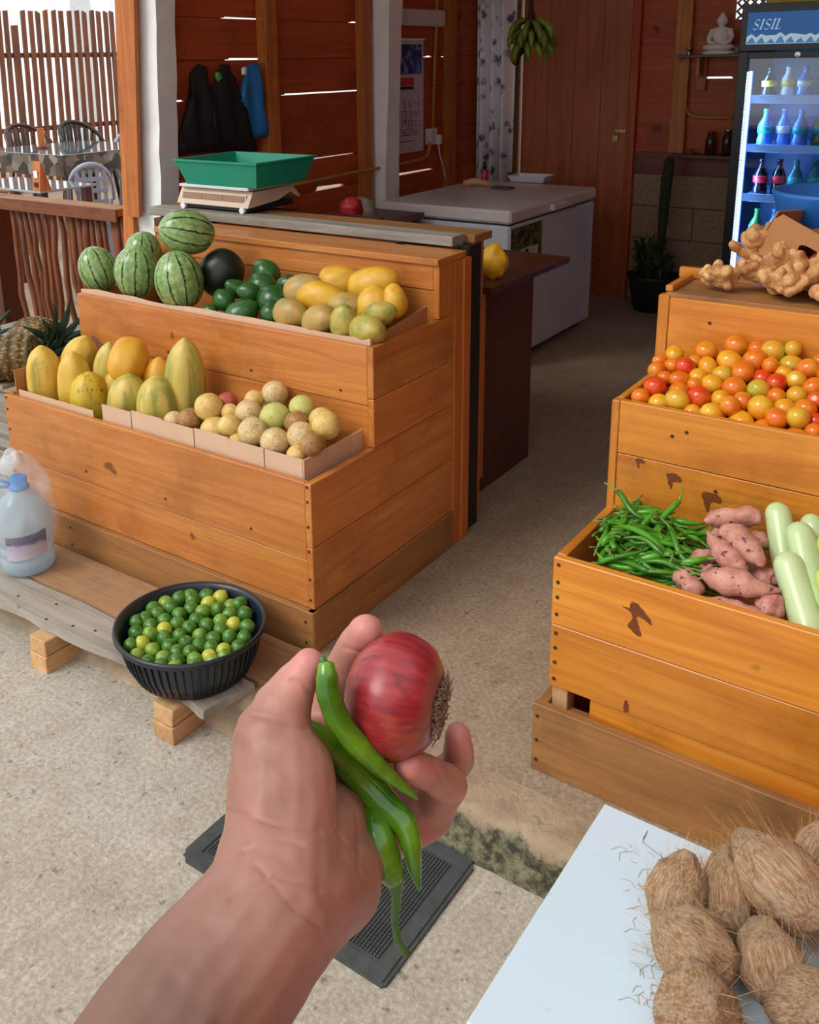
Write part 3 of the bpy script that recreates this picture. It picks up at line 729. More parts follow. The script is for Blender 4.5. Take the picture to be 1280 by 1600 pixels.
# bags hanging on the wall
M_BAG = plain('black_bag_fabric', srgb(22, 20, 20), .75, .3, 12)
M_BLUE = plain('blue_plastic_bag', srgb(30, 120, 190), .4, .15, 9, Transmission_Weight=.0)
def hanging(name, top, pts, X, th, mat, label, cat):
    # outline in pixels on the wall plane, folded into soft pleats
    poly = [PX(x, y, X) for x, y in pts]
    bm = bmesh.new(); vs_ = [bm.verts.new((X, p.y, p.z)) for p in poly]; f = bm.faces.new(vs_)
    r = bmesh.ops.triangulate(bm, faces=[f]); bmesh.ops.subdivide_edges(bm, edges=bm.edges[:], cuts=5, use_grid_fill=True)
    tz = max(p.z for p in poly)
    back = {}
    ymn = min(p.y for p in poly); ymx = max(p.y for p in poly)
    bd = set(v for e in bm.edges if e.is_boundary for v in e.verts)
    for v in bm.verts:
        k = min(1, (tz - v.co.z) / .12)
        if v not in bd: v.co.x += th * k * (.55 + .45 * math.sin(v.co.y * 55 + v.co.z * 4)) + .01
    bmesh.ops.solidify(bm, geom=bm.faces[:], thickness=.004)
    bmesh.ops.recalc_face_normals(bm, faces=bm.faces[:])
    me = bpy.data.meshes.new(name); bm.to_mesh(me); bm.free()
    c = Vector((X, (ymn + ymx) / 2, tz))
    me.transform(Matrix.Translation(-c))
    for p in me.polygons: p.use_smooth = True
    return link(name, me, mat, c, None, label=label, cat=cat)
hanging('hanging_bag', None, [(308, 100), (322, 104), (322, 125), (326, 145), (332, 180), (342, 236), (276, 242), (280, 205), (290, 170), (297, 140), (296, 115)], WX + .02, .03, M_BAG, 'black cloth bag hanging on the wall nearest the white post', 'bag')
hanging('hanging_bag', None, [(344, 100), (358, 101), (362, 115), (363, 135), (372, 160), (385, 195), (402, 236), (338, 238), (324, 190), (324, 150), (338, 120)], WX + .03, .03, M_BAG, 'black cloth bag hanging between the other black bag and the blue bag', 'bag')
hanging('hanging_bag', None, [(384, 103), (396, 99), (404, 101), (403, 115), (399, 118), (404, 135), (405, 160), (412, 180), (426, 207), (416, 214), (396, 216), (388, 195), (376, 165), (371, 150), (377, 132), (382, 117)], WX + .04, .02, M_BLUE, 'bright blue plastic bag hanging on the plank wall', 'bag')
hanging('cloth_scrap', None, [(336, 113), (341, 112), (346, 122), (340, 128), (336, 120)], WX + .07, .01, plain('green_scrap', srgb(90, 160, 84), .6), 'small green plastic scrap tucked behind the second black bag', 'scrap')
hanging('cloth_scrap', None, [(377, 106), (383, 104), (382, 118), (377, 117)], WX + .06, .01, M_WHITE, 'small white tag beside the top of the blue bag', 'scrap')
# bundle of red and white stuff behind the counter
q = PX(563, 330, -2.75)
link('bundle', blob('bundle', (.09, .075, .075), 20, 14, amp=.35, freq=2, seed=2), plain('dirty_white_bag', srgb(150, 140, 132), .5, .3, 14), (q.x, q.y, q.z - .01), None, label='crumpled whitish plastic bundle between the planks and the freezer', cat='bundle')
q = PX(550, 326, -2.68)
link('bundle', blob('bundle_red', (.055, .05, .055), 18, 12, amp=.4, freq=2, seed=5), plain('red_bag', srgb(170, 34, 40), .5, .2, 14), (q.x, q.y, q.z), None, label='crumpled red plastic bundle behind the grey planks', cat='bundle')
side = empty('side_bench', (-2.72, 3.75, 0), 'dark low bench behind the counter carrying crumpled bundles', 'bench')
plank('bench_top', -2.9, -2.55, 3.5, 4.12, .74, .77, W_DARK, side)
for (x, y) in ((-2.87, 3.53), (-2.58, 3.53), (-2.87, 4.09), (-2.58, 4.09)): plank('leg', x - .02, x + .02, y - .02, y + .02, 0, .74, W_DARK, side)

# ================================================================== WEIGHING SCALE
sc = empty('weighing_scale', (-2.5, 2.68, .975), 'cream price computing scale on the grey planks above the watermelons', 'scale')
M_CREAM = plain('cream_plastic', srgb(206, 186, 162), .45, .06, 8); M_TEAL = plain('green_plastic_tray', srgb(22, 148, 118), .35, .05, 8); M_STEEL = plain('steel', (.6, .6, .6), .3, Metallic=1.0)
a0 = PY(278, 330, 2.56); a1 = PY(388, 336, 2.56)
sx0, sx1 = a0.x, a1.x; sy0 = 2.56; sz = .99
dz = mpp(a1)
plank('base', sx0 + .01, sx1 - .01, sy0 + .01, sy0 + .27, sz, sz + 9 * dz, M_BLACK, sc, bev=.004)
link('body', MB().prism([(sy0, sz + 7 * dz), (sy0 + .02, sz + 7 * dz), (sy0 + .17, sz + 12 * dz), (sy0 + .24, sz + 22 * dz), (sy0 + .29, sz + 11 * dz), (sy0 + .30, sz + 12 * dz), (sy0 + .25, sz + 34 * dz), (sy0 + .16, sz + 32 * dz), (sy0 + .03, sz + 31 * dz), (sy0 + .005, sz + 12 * dz)], 'x', sx0, sx1).mesh('body'), M_CREAM, (0, 0, 0), sc, local=False)
pan = plank('display_panel', sx0 + .015, sx1 - .02, sy0 - .001, sy0 + .002, sz + 13 * dz, sz + 27 * dz, plain('panel_pale', srgb(210, 194, 170), .4), sc, bev=0)
pan.rotation_euler = (-.28, 0, 0); pan.location.y += .013
for k in range(3):
    xa = sx0 + .02 + (sx1 - sx0 - .045) * k / 3
    d = plank('display_window', xa + .003, xa + (sx1 - sx0 - .05) / 3, sy0 - .003, sy0, sz + 15 * dz, sz + 25 * dz, plain('display_glass', srgb(150, 112, 92), .15), sc, bev=0)
    d.rotation_euler = (-.28, 0, 0); d.location.y += .012
for x in (sx0 + .03, sx1 - .03): link('foot', MB().lathe([(0, 0), (.012, 0), (.012, .012), (0, .012)], 12).mesh('foot'), M_WHITE, (x, sy0 + .01, sz + 3 * dz), sc, rot=qz((0, -1, 0)))
plank('platter', sx0 + .005, sx1 - .005, sy0 + .01, sy0 + .25, sz + 33 * dz, sz + 38 * dz, plain('steel_platter', srgb(214, 220, 224), .3), sc, bev=.002)
# green tray on the scale
ta = PY(273, 249, 2.545); tb_ = PY(400, 257, 2.545)
z0 = sz + 38.5 * dz; z1_ = (ta.z + tb_.z) / 2
m = MB(); X0, X1, Ya, Yb = ta.x, tb_.x, 2.545, 2.545 + .33
q8 = lambda i, z: [(X0 + i, Ya + i, z), (X1 - i, Ya + i, z), (X1 - i, Yb - i, z), (X0 + i, Yb - i, z)]
rings = [q8(.028, z0), q8(0, z1_ - .004), q8(-.008, z1_ - .003), q8(-.008, z1_ + .003), q8(.006, z1_ + .003), q8(.032, z0 + .004)]
m.add(sum(rings, []), [(i * 4 + j, i * 4 + (j + 1) % 4, (i + 1) * 4 + (j + 1) % 4, (i + 1) * 4 + j) for i in range(5) for j in range(4)] + [(0, 3, 2, 1), (20, 21, 22, 23)])
B(m, 'scale_tray', M_TEAL, None, label='green rectangular plastic tray resting on the weighing scale', cat='tray')

# ================================================================== BACK CORNER
# curtain
m = MB(); c0, c1 = PY(745, 100, 5.72), PY(800, 100, 5.72); n = 46; zt2, zb2 = 2.1, .72
V = []
for j in range(2):
    for i in range(n + 1):
        u = i / n; x = c0.x + (c1.x - c0.x) * u
        V.append((x + (.0 if j else .01 * math.sin(u * 20)), 5.72 + .045 * math.sin(u * 2 * math.pi * 3.3 + (.3 if j else 0)), zb2 if j else zt2))
m.add(V, [(i, i + 1, n + 2 + i, n + 1 + i) for i in range(n)])
def curtain_mat():
    n = NT('printed_curtain_cloth'); v = n.coord((1, 1, 1), False)
    vo = n.n('ShaderNodeTexVoronoi', feature='F1'); mp = n.coord((16, 6, 9), False); n.l(mp, vo.inputs['Vector']); vo.inputs['Scale'].default_value = 1.3
    leaf = n.ramp(vo.outputs['Distance'], [(.25, 1.), (.42, 0.)])
    nz = n.noise(v, 26, 4, .6); c = n.mix(n.math('MULTIPLY', leaf, n.ramp(nz, [(.4, 0.), (.55, 1.)])), srgb(244, 242, 248), srgb(92, 100, 140))
    return n.done(c, .8)
cu = B(m, 'curtain', curtain_mat(), None, True, label='white curtain with a grey blue leaf print hanging in the corner by the door', cat='curtain')
md = cu.modifiers.new('thick', 'SOLIDIFY'); md.thickness = .003
# banana bunch
bc = PY(829, 48, 5.0); bd = 5.0
ban = empty('banana_bunch', bc, 'bunch of green bananas hanging in front of the wooden door', 'bananas')
M_BAN = plain('green_banana_skin', srgb(110, 128, 36), .5, .2, 14, rv=.5); M_STALK = plain('dark_banana_stalk', srgb(44, 30, 20), .8, .3, 30)
bm_ = MB(); bm_.tube([(0, 0, 0), (.035, 0, -.008), (.07, 0, -.035), (.088, 0, -.075), (.086, 0, -.105), (.078, 0, -.125)], [.006, .017, .02, .019, .012, .004], 8); ban_me = bm_.mesh('banana', True)
for tier in range(3):
    for k in range(9):
        a = k * 2 * math.pi / 9 + tier * .35
        link('banana', ban_me, M_BAN, bc + Vector((.02 * math.cos(a), .02 * math.sin(a), .05 - tier * .055)), ban, rot=(RND.uniform(-.3, .3), RND.uniform(-.35, .1), a), scale=RND.uniform(.8, 1.0))
B(MB().tube([bc + Vector((0, 0, .5)), bc + Vector((0, 0, .12)), bc + Vector((.005, 0, .06)), bc + Vector((-.01, 0, -.06)), bc + Vector((-.07, 0, -.13)), bc + Vector((-.085, 0, -.17))], [.008, .012, .022, .02, .016, .02], 10), 'stalk', M_STALK, ban, True)
B(MB().tube([bc + Vector((0, 0, .5)), (bc.x, bc.y, 2.7)], .004, 6), 'hanging_rope', M_STALK, ban)
# shelf with statue
sy = BY - .14
p0, p1 = PY(1060, 84, sy), PY(1158, 84, sy)
sh = empty('wall_shelf', ((p0.x + p1.x) / 2, BY - .07, p0.z), 'thin dark shelf on the back wall carrying the seated white statue', 'shelf')
shz = p1.z
plank('board', p0.x, p1.x + .06, sy - .02, BY - .04, shz - .015, shz, W_DARK, sh)
plank('bracket', p0.x + .10, p0.x + .12, sy + .02, BY - .03, shz - .12, shz - .015, W_STUD, sh)
bp = PY(1124, 80, sy + .03); k = mpp(bp)
st = empty('seated_statue', (bp.x, sy + .03, shz), 'white seated meditating stone figure on the thin dark wall shelf', 'statue')
M_ST = plain('white_plaster', srgb(232, 218, 208), .6, .08, 20)
h = 58 * k
m = MB(); m.lathe([(0, 0), (.42 * h, 0), (.44 * h, .04 * h), (.4 * h, .09 * h), (0, .09 * h)], 22, fn=lambda p: Vector((p.x, p.y * .7, p.z)))
link('pedestal', m.mesh('pedestal', True), M_ST, (bp.x, sy + .03, shz), st)
bb = blob('crossed_legs', (.42 * h, .26 * h, .11 * h), 22, 12, amp=.08, freq=3)
link('crossed_legs', bb, M_ST, (bp.x, sy + .01, shz + .18 * h), st)
m = MB(); m.lathe([(0, .2 * h), (.2 * h, .2 * h), (.19 * h, .35 * h), (.22 * h, .5 * h), (.25 * h, .6 * h), (.2 * h, .68 * h), (.08 * h, .71 * h), (.075 * h, .75 * h), (0, .75 * h)], 20, fn=lambda p: Vector((p.x, p.y * .62, p.z)))
link('torso', m.mesh('torso', True), M_ST, (bp.x, sy + .04, shz), st)
for s in (-1, 1):
    link('arm', MB().tube([(s * .22 * h, 0, .64 * h), (s * .29 * h, -.02 * h, .45 * h), (s * .27 * h, -.12 * h, .32 * h), (s * .06 * h, -.24 * h, .27 * h)], [.07 * h, .075 * h, .06 * h, .045 * h], 10).mesh('arm', True), M_ST, (bp.x, sy + .04, shz), st)
hd = blob('head', (.125 * h, .13 * h, .16 * h), 18, 14, fn=lambda p: Vector((p.x * (1 - .12 * max(0, -p.z)), p.y - (.12 if abs(p.x) < .2 and p.y < -.7 and -.3 < p.z < .1 else 0), p.z)))
link('head', hd, M_ST, (bp.x, sy + .04, shz + .86 * h), st)
link('hair_knot', blob('hair_knot', (.06 * h, .06 * h, .05 * h), 12, 8), M_ST, (bp.x, sy + .045, shz + 1.02 * h), st)
for s in (-1, 1): link('ear', blob('ear', (.015 * h, .03 * h, .06 * h), 8, 6), M_ST, (bp.x + s * .127 * h, sy + .04, shz + .85 * h), st)
q = PY(1077, 78, sy + .02)
link('oil_lamp', MB().lathe([(0, 0), (.02, 0), (.008, .01), (.008, .02), (.024, .032), (.026, .04), (.02, .036), (0, .03)], 14).mesh('oil_lamp', True), M_STEEL, (q.x, sy + .02, shz), None, label='tiny metal oil lamp on the shelf left of the statue', cat='oil lamp')
q = PY(1153, 78, sy + .02)
link('glass_cup', MB().lathe([(0, 0), (.016, 0), (.02, .04), (.018, .04), (.014, .004), (0, .004)], 14).mesh('glass_cup', True), plain('cloudy_glass', srgb(150, 150, 150), .15, Transmission_Weight=.4), (q.x, sy + .02, shz), None, label='small glass cup on the shelf between statue and fridge', cat='cup')
# conduit on back wall
B(MB().tube([PY(x, y, BY - .015) for x, y in ((1084, -30), (1082, 40), (1075, 120), (1072, 165), (1076, 178), (1088, 183), (1110, 184), (1145, 184))], .009, 8), 'conduit_pipe', M_CON, None, True, label='brown conduit bending right on the back wall below the statue shelf', cat='conduit')
# jars standing on the band ledge
lz = z1
plank('ledge', PY(1055, 235, BY - .08).x, PY(1165, 235, BY - .08).x, BY - .13, BY - .015, lz - .02, lz, W_DARK, wb)
def jar(px, r, h, mat, cap, label):
    q = PY(px, 232, BY - .07); e = empty('glass_jar', (q.x, BY - .07, lz), label, 'jar')
    link('body', MB().lathe([(0, 0), (r, 0), (r, h * .75), (r * .7, h * .85), (r * .7, h), (0, h)], 14).mesh('body', True), mat, (q.x, BY - .07, lz), e)
    link('lid', MB().lathe([(0, h), (r * .75, h), (r * .75, h * 1.1), (0, h * 1.1)], 14).mesh('lid', True), cap, (q.x, BY - .07, lz), e)
M_JAR = plain('dim_glass', srgb(90, 60, 50), .12, Transmission_Weight=.5); M_REDL = plain('red_lid', srgb(180, 20, 40), .4)
jar(1110, .03, .125, M_JAR, M_REDL, 'tall jar with a red lid on the ledge left of the fridge')
jar(1136, .03, .135, M_JAR, M_STEEL, 'tall jar with a metal lid nearest the fridge')
jar(1078, .028, .025, plain('terracotta', srgb(120, 60, 40), .7), W_DARK['x'], 'low brown pot on the ledge left of the jars')
# tall plant on the floor
pp = PZ(1018, 483, 0)
pl = empty('potted_plant', pp, 'dark potted plant with one tall hairy stem in the back corner', 'plant')
link('pot', MB().lathe([(0, 0), (.11, 0), (.15, .2), (.16, .22), (.14, .22), (.13, .18), (0, .18)], 20).mesh('pot', True), plain('black_pot', srgb(26, 24, 22), .6), pp, pl)
kz = mpp(pp)
M_LEAF = plain('dark_leaf', srgb(38, 62, 28), .5, .3, 20, rv=.5)
B(MB().tube([pp + Vector((0, 0, .15)), pp + Vector((.01, 0, .3)), pp + Vector((.03, 0, .42)), pp + Vector((.035, 0, .6)), pp + Vector((.04, 0, .8)), pp + Vector((.05, 0, .9)), pp + Vector((.05, 0, .93))], [.03, .026, .024, .030, .034, .031, .014], 10), 'stem', plain('dark_stem', srgb(44, 44, 28), .9, .4, 60, .6), pl, True)
lf = MB().add([(0, -.004, 0), (0, .004, 0), (.09, -.014, .045), (.09, .014, .045), (.17, -.012, .05), (.17, .012, .05), (.24, 0, .02)], [(0, 2, 3, 1), (2, 4, 5, 3), (4, 6, 5)]).mesh('leaf')
for k in range(54):
    a = RND.uniform(0, 6.28); el = RND.uniform(-1.35, -.1)
    link('leaf', lf, M_LEAF, pp + Vector((RND.uniform(-.08, .08), RND.uniform(-.12, .02), RND.uniform(.16, .32))), pl, rot=(RND.uniform(-.4, .4), el, a), scale=RND.uniform(.6, 1.0))

# ================================================================== DRINKS FRIDGE
fy = 5.12
f0 = PY(1160, 14, fy); f1 = PY(1134, 405, fy); fx0_ = (f0.x + f1.x) / 2 - .01; fz1 = f0.z
fx1_ = fx0_ + .68
fg = empty('drinks_fridge', ((fx0_ + fx1_) / 2, fy + .3, 0), 'tall glass-door drinks fridge with a blue lit sign and rows of bottles', 'fridge')
M_FBLK = plain('fridge_black', srgb(20, 22, 30), .35)
M_FIN = plain('fridge_blue_liner', srgb(24, 84, 150), .4)
z_s0 = PY(1165, 70, fy).z; z_s1 = PY(1165, 20, fy).z; z_g1 = PY(1168, 92, fy).z
wf = fx0_ + .035
plank('side_wall', fx0_, fx0_ + .03, fy + .06, fy + .62, .08, fz1, M_FBLK, fg); plank('side_wall', fx1_ - .03, fx1_, fy + .06, fy + .62, .08, fz1, M_FBLK, fg)
plank('back_panel', fx0_ + .03, fx1_ - .03, fy + .58, fy + .62, .08, fz1, M_FIN, fg)
plank('top_panel', fx0_, fx1_, fy + .06, fy + .62, fz1, fz1 + .02, M_FBLK, fg); plank('bottom_panel', fx0_, fx1_, fy + .04, fy + .62, 0, .16, M_FBLK, fg)
plank('header', fx0_, fx1_, fy, fy + .08, z_s0 - .03, fz1 + .02, M_FBLK, fg)
n_ = NT('lit_blue_sign'); v = n_.coord((1, 1, 1), False); sg = n_.done(srgb(0, 96, 176), .3)
n_.b.inputs['Emission Color'].default_value = (*srgb(0, 120, 205), 1); n_.b.inputs['Emission Strength'].default_value = .16
sign = plank('sign_panel', fx0_ + .03, fx1_ - .03, fy - .006, fy, z_s0, z_s1, sg, fg, bev=.002)
M_SNOW = plain('sign_white', srgb(200, 226, 240), .4, Emission_Color=(*srgb(190, 220, 240), 1), Emission_Strength=.3)
M_ICE = plain('sign_ice_blue', srgb(70, 150, 210), .4, Emission_Color=(*srgb(60, 150, 215), 1), Emission_Strength=.25)
hS = z_s1 - z_s0
R_front = Matrix(((1, 0, 0), (0, 0, -1), (0, 1, 0))).to_quaternion()
pS = PY(1176, 46, fy - .007)
# SISIL in slanted serif capitals: strokes built letter by letter
def letters(x, z, H_, parent):
    m = MB(); s = .28; y = fy - .0075
    def P(u, v): return (x + u + s * v, z + v)
    def quad(a, b, c, d): m.prism([P(*a), P(*b), P(*c), P(*d)], 'y', y, y + .001)
    def I(o, wd):
        quad((o, 0), (o + wd, 0), (o + wd, H_), (o, H_)); quad((o - wd * .5, 0), (o + wd * 1.5, 0), (o + wd * 1.5, H_ * .06), (o - wd * .5, H_ * .06)); quad((o - wd * .5, H_ * .94), (o + wd * 1.5, H_ * .94), (o + wd * 1.5, H_), (o - wd * .5, H_))
    def S(o, W_):
        pts = []
        for k in range(15):
            tt = k / 14
            if tt < .5: a = math.radians(20 + 250 * (tt / .5)); cx_, cz_ = o + W_ / 2, H_ * .75
            else: a = math.radians(90 - 250 * ((tt - .5) / .5)); cx_, cz_ = o + W_ / 2, H_ * .25
            pts.append((cx_ + W_ / 2 * math.cos(a), cz_ + H_ * .25 * math.sin(a), .35 + .65 * math.sin(math.pi * tt)))
        for k in range(14):
            a, b = pts[k], pts[k + 1]; hw_ = H_ * .05
            ta_, tb2 = hw_ * a[2], hw_ * b[2]
            quad((a[0], a[1] - ta_ - .001), (b[0], b[1] - tb2 - .001), (b[0] + ta_, b[1] + tb2), (a[0] + tb2, a[1] + ta_))
    w1 = H_ * .13; sp = H_ * .72
    o = 0
    S(o, H_ * .45); o += sp; I(o, w1); o += sp * .55; S(o, H_ * .45); o += sp; I(o, w1); o += sp * .55; I(o, w1)
    quad((o, 0), (o + H_ * .45, 0), (o + H_ * .48, H_ * .2), (o + H_ * .42, H_ * .06))
    return B(m, 'sign_lettering', M_SNOW, parent, label='white slanted SISIL lettering')
letters(pS.x, pS.z - .5 * hS * .02, 15 * mpp(pS), sign)
# snowy peaks along the bottom of the sign
xx = fx0_ + .032; i = 0
pk = []
while xx < fx1_ - .034:
    pk.append((xx, z_s0 + hS * (.26 + .14 * noise.noise(Vector((xx * 30, 1, 2))) + (.06 if i % 2 else 0)))); xx += .022; i += 1
B(MB().prism([(fx0_ + .031, z_s0 + .001)] + [(fx1_ - .032, z_s0 + .001)] + pk[::-1], 'y', fy - .0068, fy - .006), 'sign_mountains', M_SNOW, sign)
for i in range(0, len(pk) - 2, 2):
    a, b, c_ = pk[i], pk[i + 1], pk[i + 2]
    B(MB().prism([(a[0], z_s0 + .004), (c_[0], z_s0 + .004), (b[0] + .004, b[1] - hS * .1), (b[0] - .006, b[1] - hS * .16)], 'y', fy - .0074, fy - .0069), 'sign_mountains', M_ICE, sign)
# door
dr = bpy.data.objects.new('glass_door', None); COL.objects.link(dr); dr.parent = fg; dr.location = Vector((fx0_, fy, 0)) - Vector(fg.location)
zd0 = .17; zd1 = z_s0 - .035
def dplank(*a, **k): return plank(*a, parent=dr, **k)
plank('door_stile', fx0_, fx0_ + .045, fy, fy + .045, zd0, zd1, M_FBLK, dr); plank('door_stile', fx1_ - .045, fx1_, fy, fy + .045, zd0, zd1, M_FBLK, dr)
plank('door_rail', fx0_ + .045, fx1_ - .045, fy, fy + .045, z_g1, zd1, M_FBLK, dr); plank('door_rail', fx0_ + .045, fx1_ - .045, fy, fy + .045, zd0, zd0 + .06, M_FBLK, dr)
gn = NT('door_glass'); 
gl = gn.n('ShaderNodeBsdfGlossy'); gl.inputs['Roughness'].default_value = .03; tr = gn.n('ShaderNodeBsdfTransparent'); mx = gn.n('ShaderNodeMixShader'); fr_ = gn.n('ShaderNodeFresnel'); fr_.inputs[0].default_value = 1.45
gn.l(gn.math('MULTIPLY_ADD', fr_.outputs[0], 1.0, .04), mx.inputs[0]); gn.l(tr.outputs[0], mx.inputs[1]); gn.l(gl.outputs[0], mx.inputs[2]); gn.l(mx.outputs[0], gn.t.nodes['Material Output'].inputs[0])
plank('door_pane', fx0_ + .04, fx1_ - .04, fy + .018, fy + .024, zd0 + .05, z_g1 + .01, gn.m, dr, bev=0)
lk = PY(1247, 84, fy); link('door_lock', MB().lathe([(0, 0), (.013, 0), (.013, .006), (0, .008)], 12).mesh('door_lock'), M_STEEL, (lk.x, fy, (z_g1 + zd1) / 2), dr, rot=qz((0, -1, 0)))
# LED strip inside the left edge
led = plain('led_white', (1, 1, 1), .4, Emission_Color=(.78, .9, 1, 1), Emission_Strength=9.0)
zl0, zl1 = zd0 + .08, z_g1 - .06; nled = 70
lm = MB()
lm.box(-.004, .004, -.006, .006, -(zl1 - zl0) / nled * .3, (zl1 - zl0) / nled * .3); led_me = lm.mesh('led')
strip = plank('led_strip', fx0_ + .046, fx0_ + .058, fy + .05, fy + .058, zl0, zl1, plain('led_strip_base', srgb(150, 190, 240), .4, Emission_Color=(.35, .6, 1, 1), Emission_Strength=2.0), fg, bev=0)
for k in range(nled): link('led', led_me, led, (fx0_ + .052, fy + .046, zl0 + (zl1 - zl0) * (k + .5) / nled), strip)
blu = plain('blue_led_glow', (.0, .05, .8), .4, Emission_Color=(.02, .12, 1, 1), Emission_Strength=2.2)
plank('inner_light', fx0_ + .032, fx0_ + .036, fy + .07, fy + .16, zl0, zl1, blu, fg, bev=0)
il = bpy.data.lights.new('fridge_light', 'AREA'); il.shape = 'RECTANGLE'; il.size = 1.2; il.size_y = .03; il.energy = 6; il.color = (.28, .62, 1)
ilo = bpy.data.objects.new('fridge_light', il); COL.objects.link(ilo); ilo.location = (fx0_ + .07, fy + .10, (zl0 + zl1) / 2)
ilo.rotation_euler = Matrix(((0, 0, -1), (0, 1, 0), (1, 0, 0))).to_euler(); ilo.rotation_euler = Vector((.8, .6, 0)).to_track_quat('-Z', 'X').to_euler()
# shelves and bottles
shz_ = [PY(1170, y, fy + .1).z for y in (152, 228, 305, 382)] + [.30]
M_SHELF = plain('glowing_blue_shelf', srgb(120, 170, 230), .3, Emission_Color=(.1, .3, .8, 1), Emission_Strength=.08)  # faint blue glow put into the shelves, standing in for the fridge light
M_BOTS = [plain('cola_bottle', srgb(20, 12, 30), .12), plain('clear_blue_bottle', srgb(70, 130, 210), .1), plain('teal_bottle', srgb(30, 120, 130), .12), plain('white_carton', srgb(206, 206, 214), .4), plain('green_bottle', srgb(40, 100, 50), .15)]
M_LAB = [plain('label_red', srgb(200, 40, 60), .4), plain('label_white', srgb(220, 220, 220), .4), plain('label_teal', srgb(40, 170, 180), .4), plain('label_yellow', srgb(226, 200, 70), .4)]
bot_me = MB().lathe([(0, 0), (.9, 0), (1, .1), (1, 1.1), (.85, 1.7), (1, 2.6), (.9, 3.6), (.42, 4.7), (.36, 5.6), (.4, 5.6), (.4, 6.1), (0, 6.1)], 14).mesh('bottle_body', True)
lab_me = MB().lathe([(1.02, 2.2), (1.02, 3.2), (.98, 3.3), (.98, 2.1)], 14).mesh('bottle_label', True)
def var_mesh(me, mat):
    m2 = me.copy(); m2.materials.clear(); m2.materials.append(mat); return m2
BV = [var_mesh(bot_me, m_) for m_ in M_BOTS]; LV = [var_mesh(lab_me, m_) for m_ in M_LAB]
rows = [(1, [(0, 3), (3, 3), (1, 1), (2, 2), (4, 1), (1, 1)]), (2, [(1, 2), (1, 1), (1, 2), (4, 2), (4, 3), (1, 1)]), (3, [(0, 0), (0, 0), (2, 2), (2, 2), (1, 1), (1, 1)]), (4, [(4, 2), (1, 1), (4, 2), (1, 1), (2, 2), (4, 1)])]
names = ('top', 'second', 'third', 'fourth')
for i, z in enumerate(shz_):
    s_ = plank('fridge_shelf', fx0_ + .05, fx1_ - .035, fy + .09, fy + .56, z - .012, z, M_SHELF, fg); plank('shelf_lip', fx0_ + .05, fx1_ - .035, fy + .08, fy + .09, z - .028, z + .012, M_SHELF, fg, bev=.002)
kinds = ('dark cola', 'clear blue', 'teal', 'white carton-like', 'green')
labn = ('red', 'white', 'teal', 'yellow')
ordn = ('first', 'second', 'third', 'fourth', 'fifth', 'sixth')
for ri, lst in rows:
    z = shz_[ri - 1] if ri > 0 else 0
    for j, (bk_, lb_) in enumerate(lst):
        r = .036; x = fx0_ + .12 + j * .083; y = fy + .15 + (.02 if j % 2 else 0)
        hscale = .03 if ri != 1 else .024
        e = empty('drink_bottle', (x, y, z), '%s bottle with %s label, %s from the left on the %s fridge shelf' % (kinds[bk_], labn[lb_], ordn[j], names[ri - 1]), 'bottle', 'bottles in the drinks fridge')
        link('body', BV[bk_], None, (x, y, z), e, scale=(r, r, hscale)); link('label', LV[lb_], None, (x, y, z), e, scale=(r, r, hscale))
# printed carton on top of the fridge
plank('printed_carton', fx0_ + .08, fx1_ + .3, fy + .10, fy + .4, fz1 + .021, fz1 + .2, plain('yellow_teal_carton', srgb(180, 150, 50), .5, .4, 4), None, label='yellow and teal printed carton lying on top of the drinks fridge', cat='carton')

# ================================================================== PRODUCE
def relax(C, Rr, lo, hi, floor_fn, it=60, pull=.12):
    C = np.array(C, float); T = C.copy(); Rr = np.array(Rr)
    for k in range(it):
        d = C[:, None] - C[None]; L = np.linalg.norm(d, axis=2) + np.eye(len(C)) * 9
        mn = (Rr[:, None] + Rr[None]) * .97; ov = np.clip(mn - L, 0, None)
        C += (d / L[..., None] * ov[..., None] * .3).sum(1)
        C += (T - C) * pull
        C = np.minimum(np.maximum(C, np.array(lo) + Rr[:, None] * [1, 1, 0]), np.array(hi) - Rr[:, None] * [1, 1, 0])
        C[:, 2] = np.maximum(C[:, 2], [floor_fn(c) + r * .95 for c, r in zip(C, Rr)])
    return [Vector(c) for c in C]
def on_plane(px, py, z0, y0, slope):
    d = ray(px, py); t_ = (z0 - slope * y0 - CAM_H) / (d.z - slope * d.y); return CAM + d * t_
def heap(items, z0, y0, slope, lo, hi, floor_fn, **k):
    C = [on_plane(i[0], i[1], z0, y0, slope) for i in items]; Rr = [i[2] * mpp(c) for i, c in zip(items, C)]
    return relax(C, Rr, lo, hi, floor_fn, **k), Rr
def rot_rand():
    return Quaternion((RND.gauss(0, 1), RND.gauss(0, 1), RND.gauss(0, 1), RND.gauss(0, 1))).normalized()

ORD = ('first', 'second', 'third', 'fourth', 'fifth', 'sixth', 'seventh', 'eighth', 'ninth', 'tenth', 'eleventh', 'twelfth', 'thirteenth', 'fourteenth')
def row_labels(P_, nrow):
    idx = sorted(range(len(P_)), key=lambda k: P_[k][1] - .24 * P_[k][0]); per = math.ceil(len(idx) / nrow); out = [''] * len(P_)
    for r_ in range(nrow):
        row = sorted(idx[r_ * per:(r_ + 1) * per], key=lambda k: P_[k][0])
        for j, k in enumerate(row): out[k] = '%s from left, %s row from back of the heap' % (ORD[j], ORD[r_])
    return out
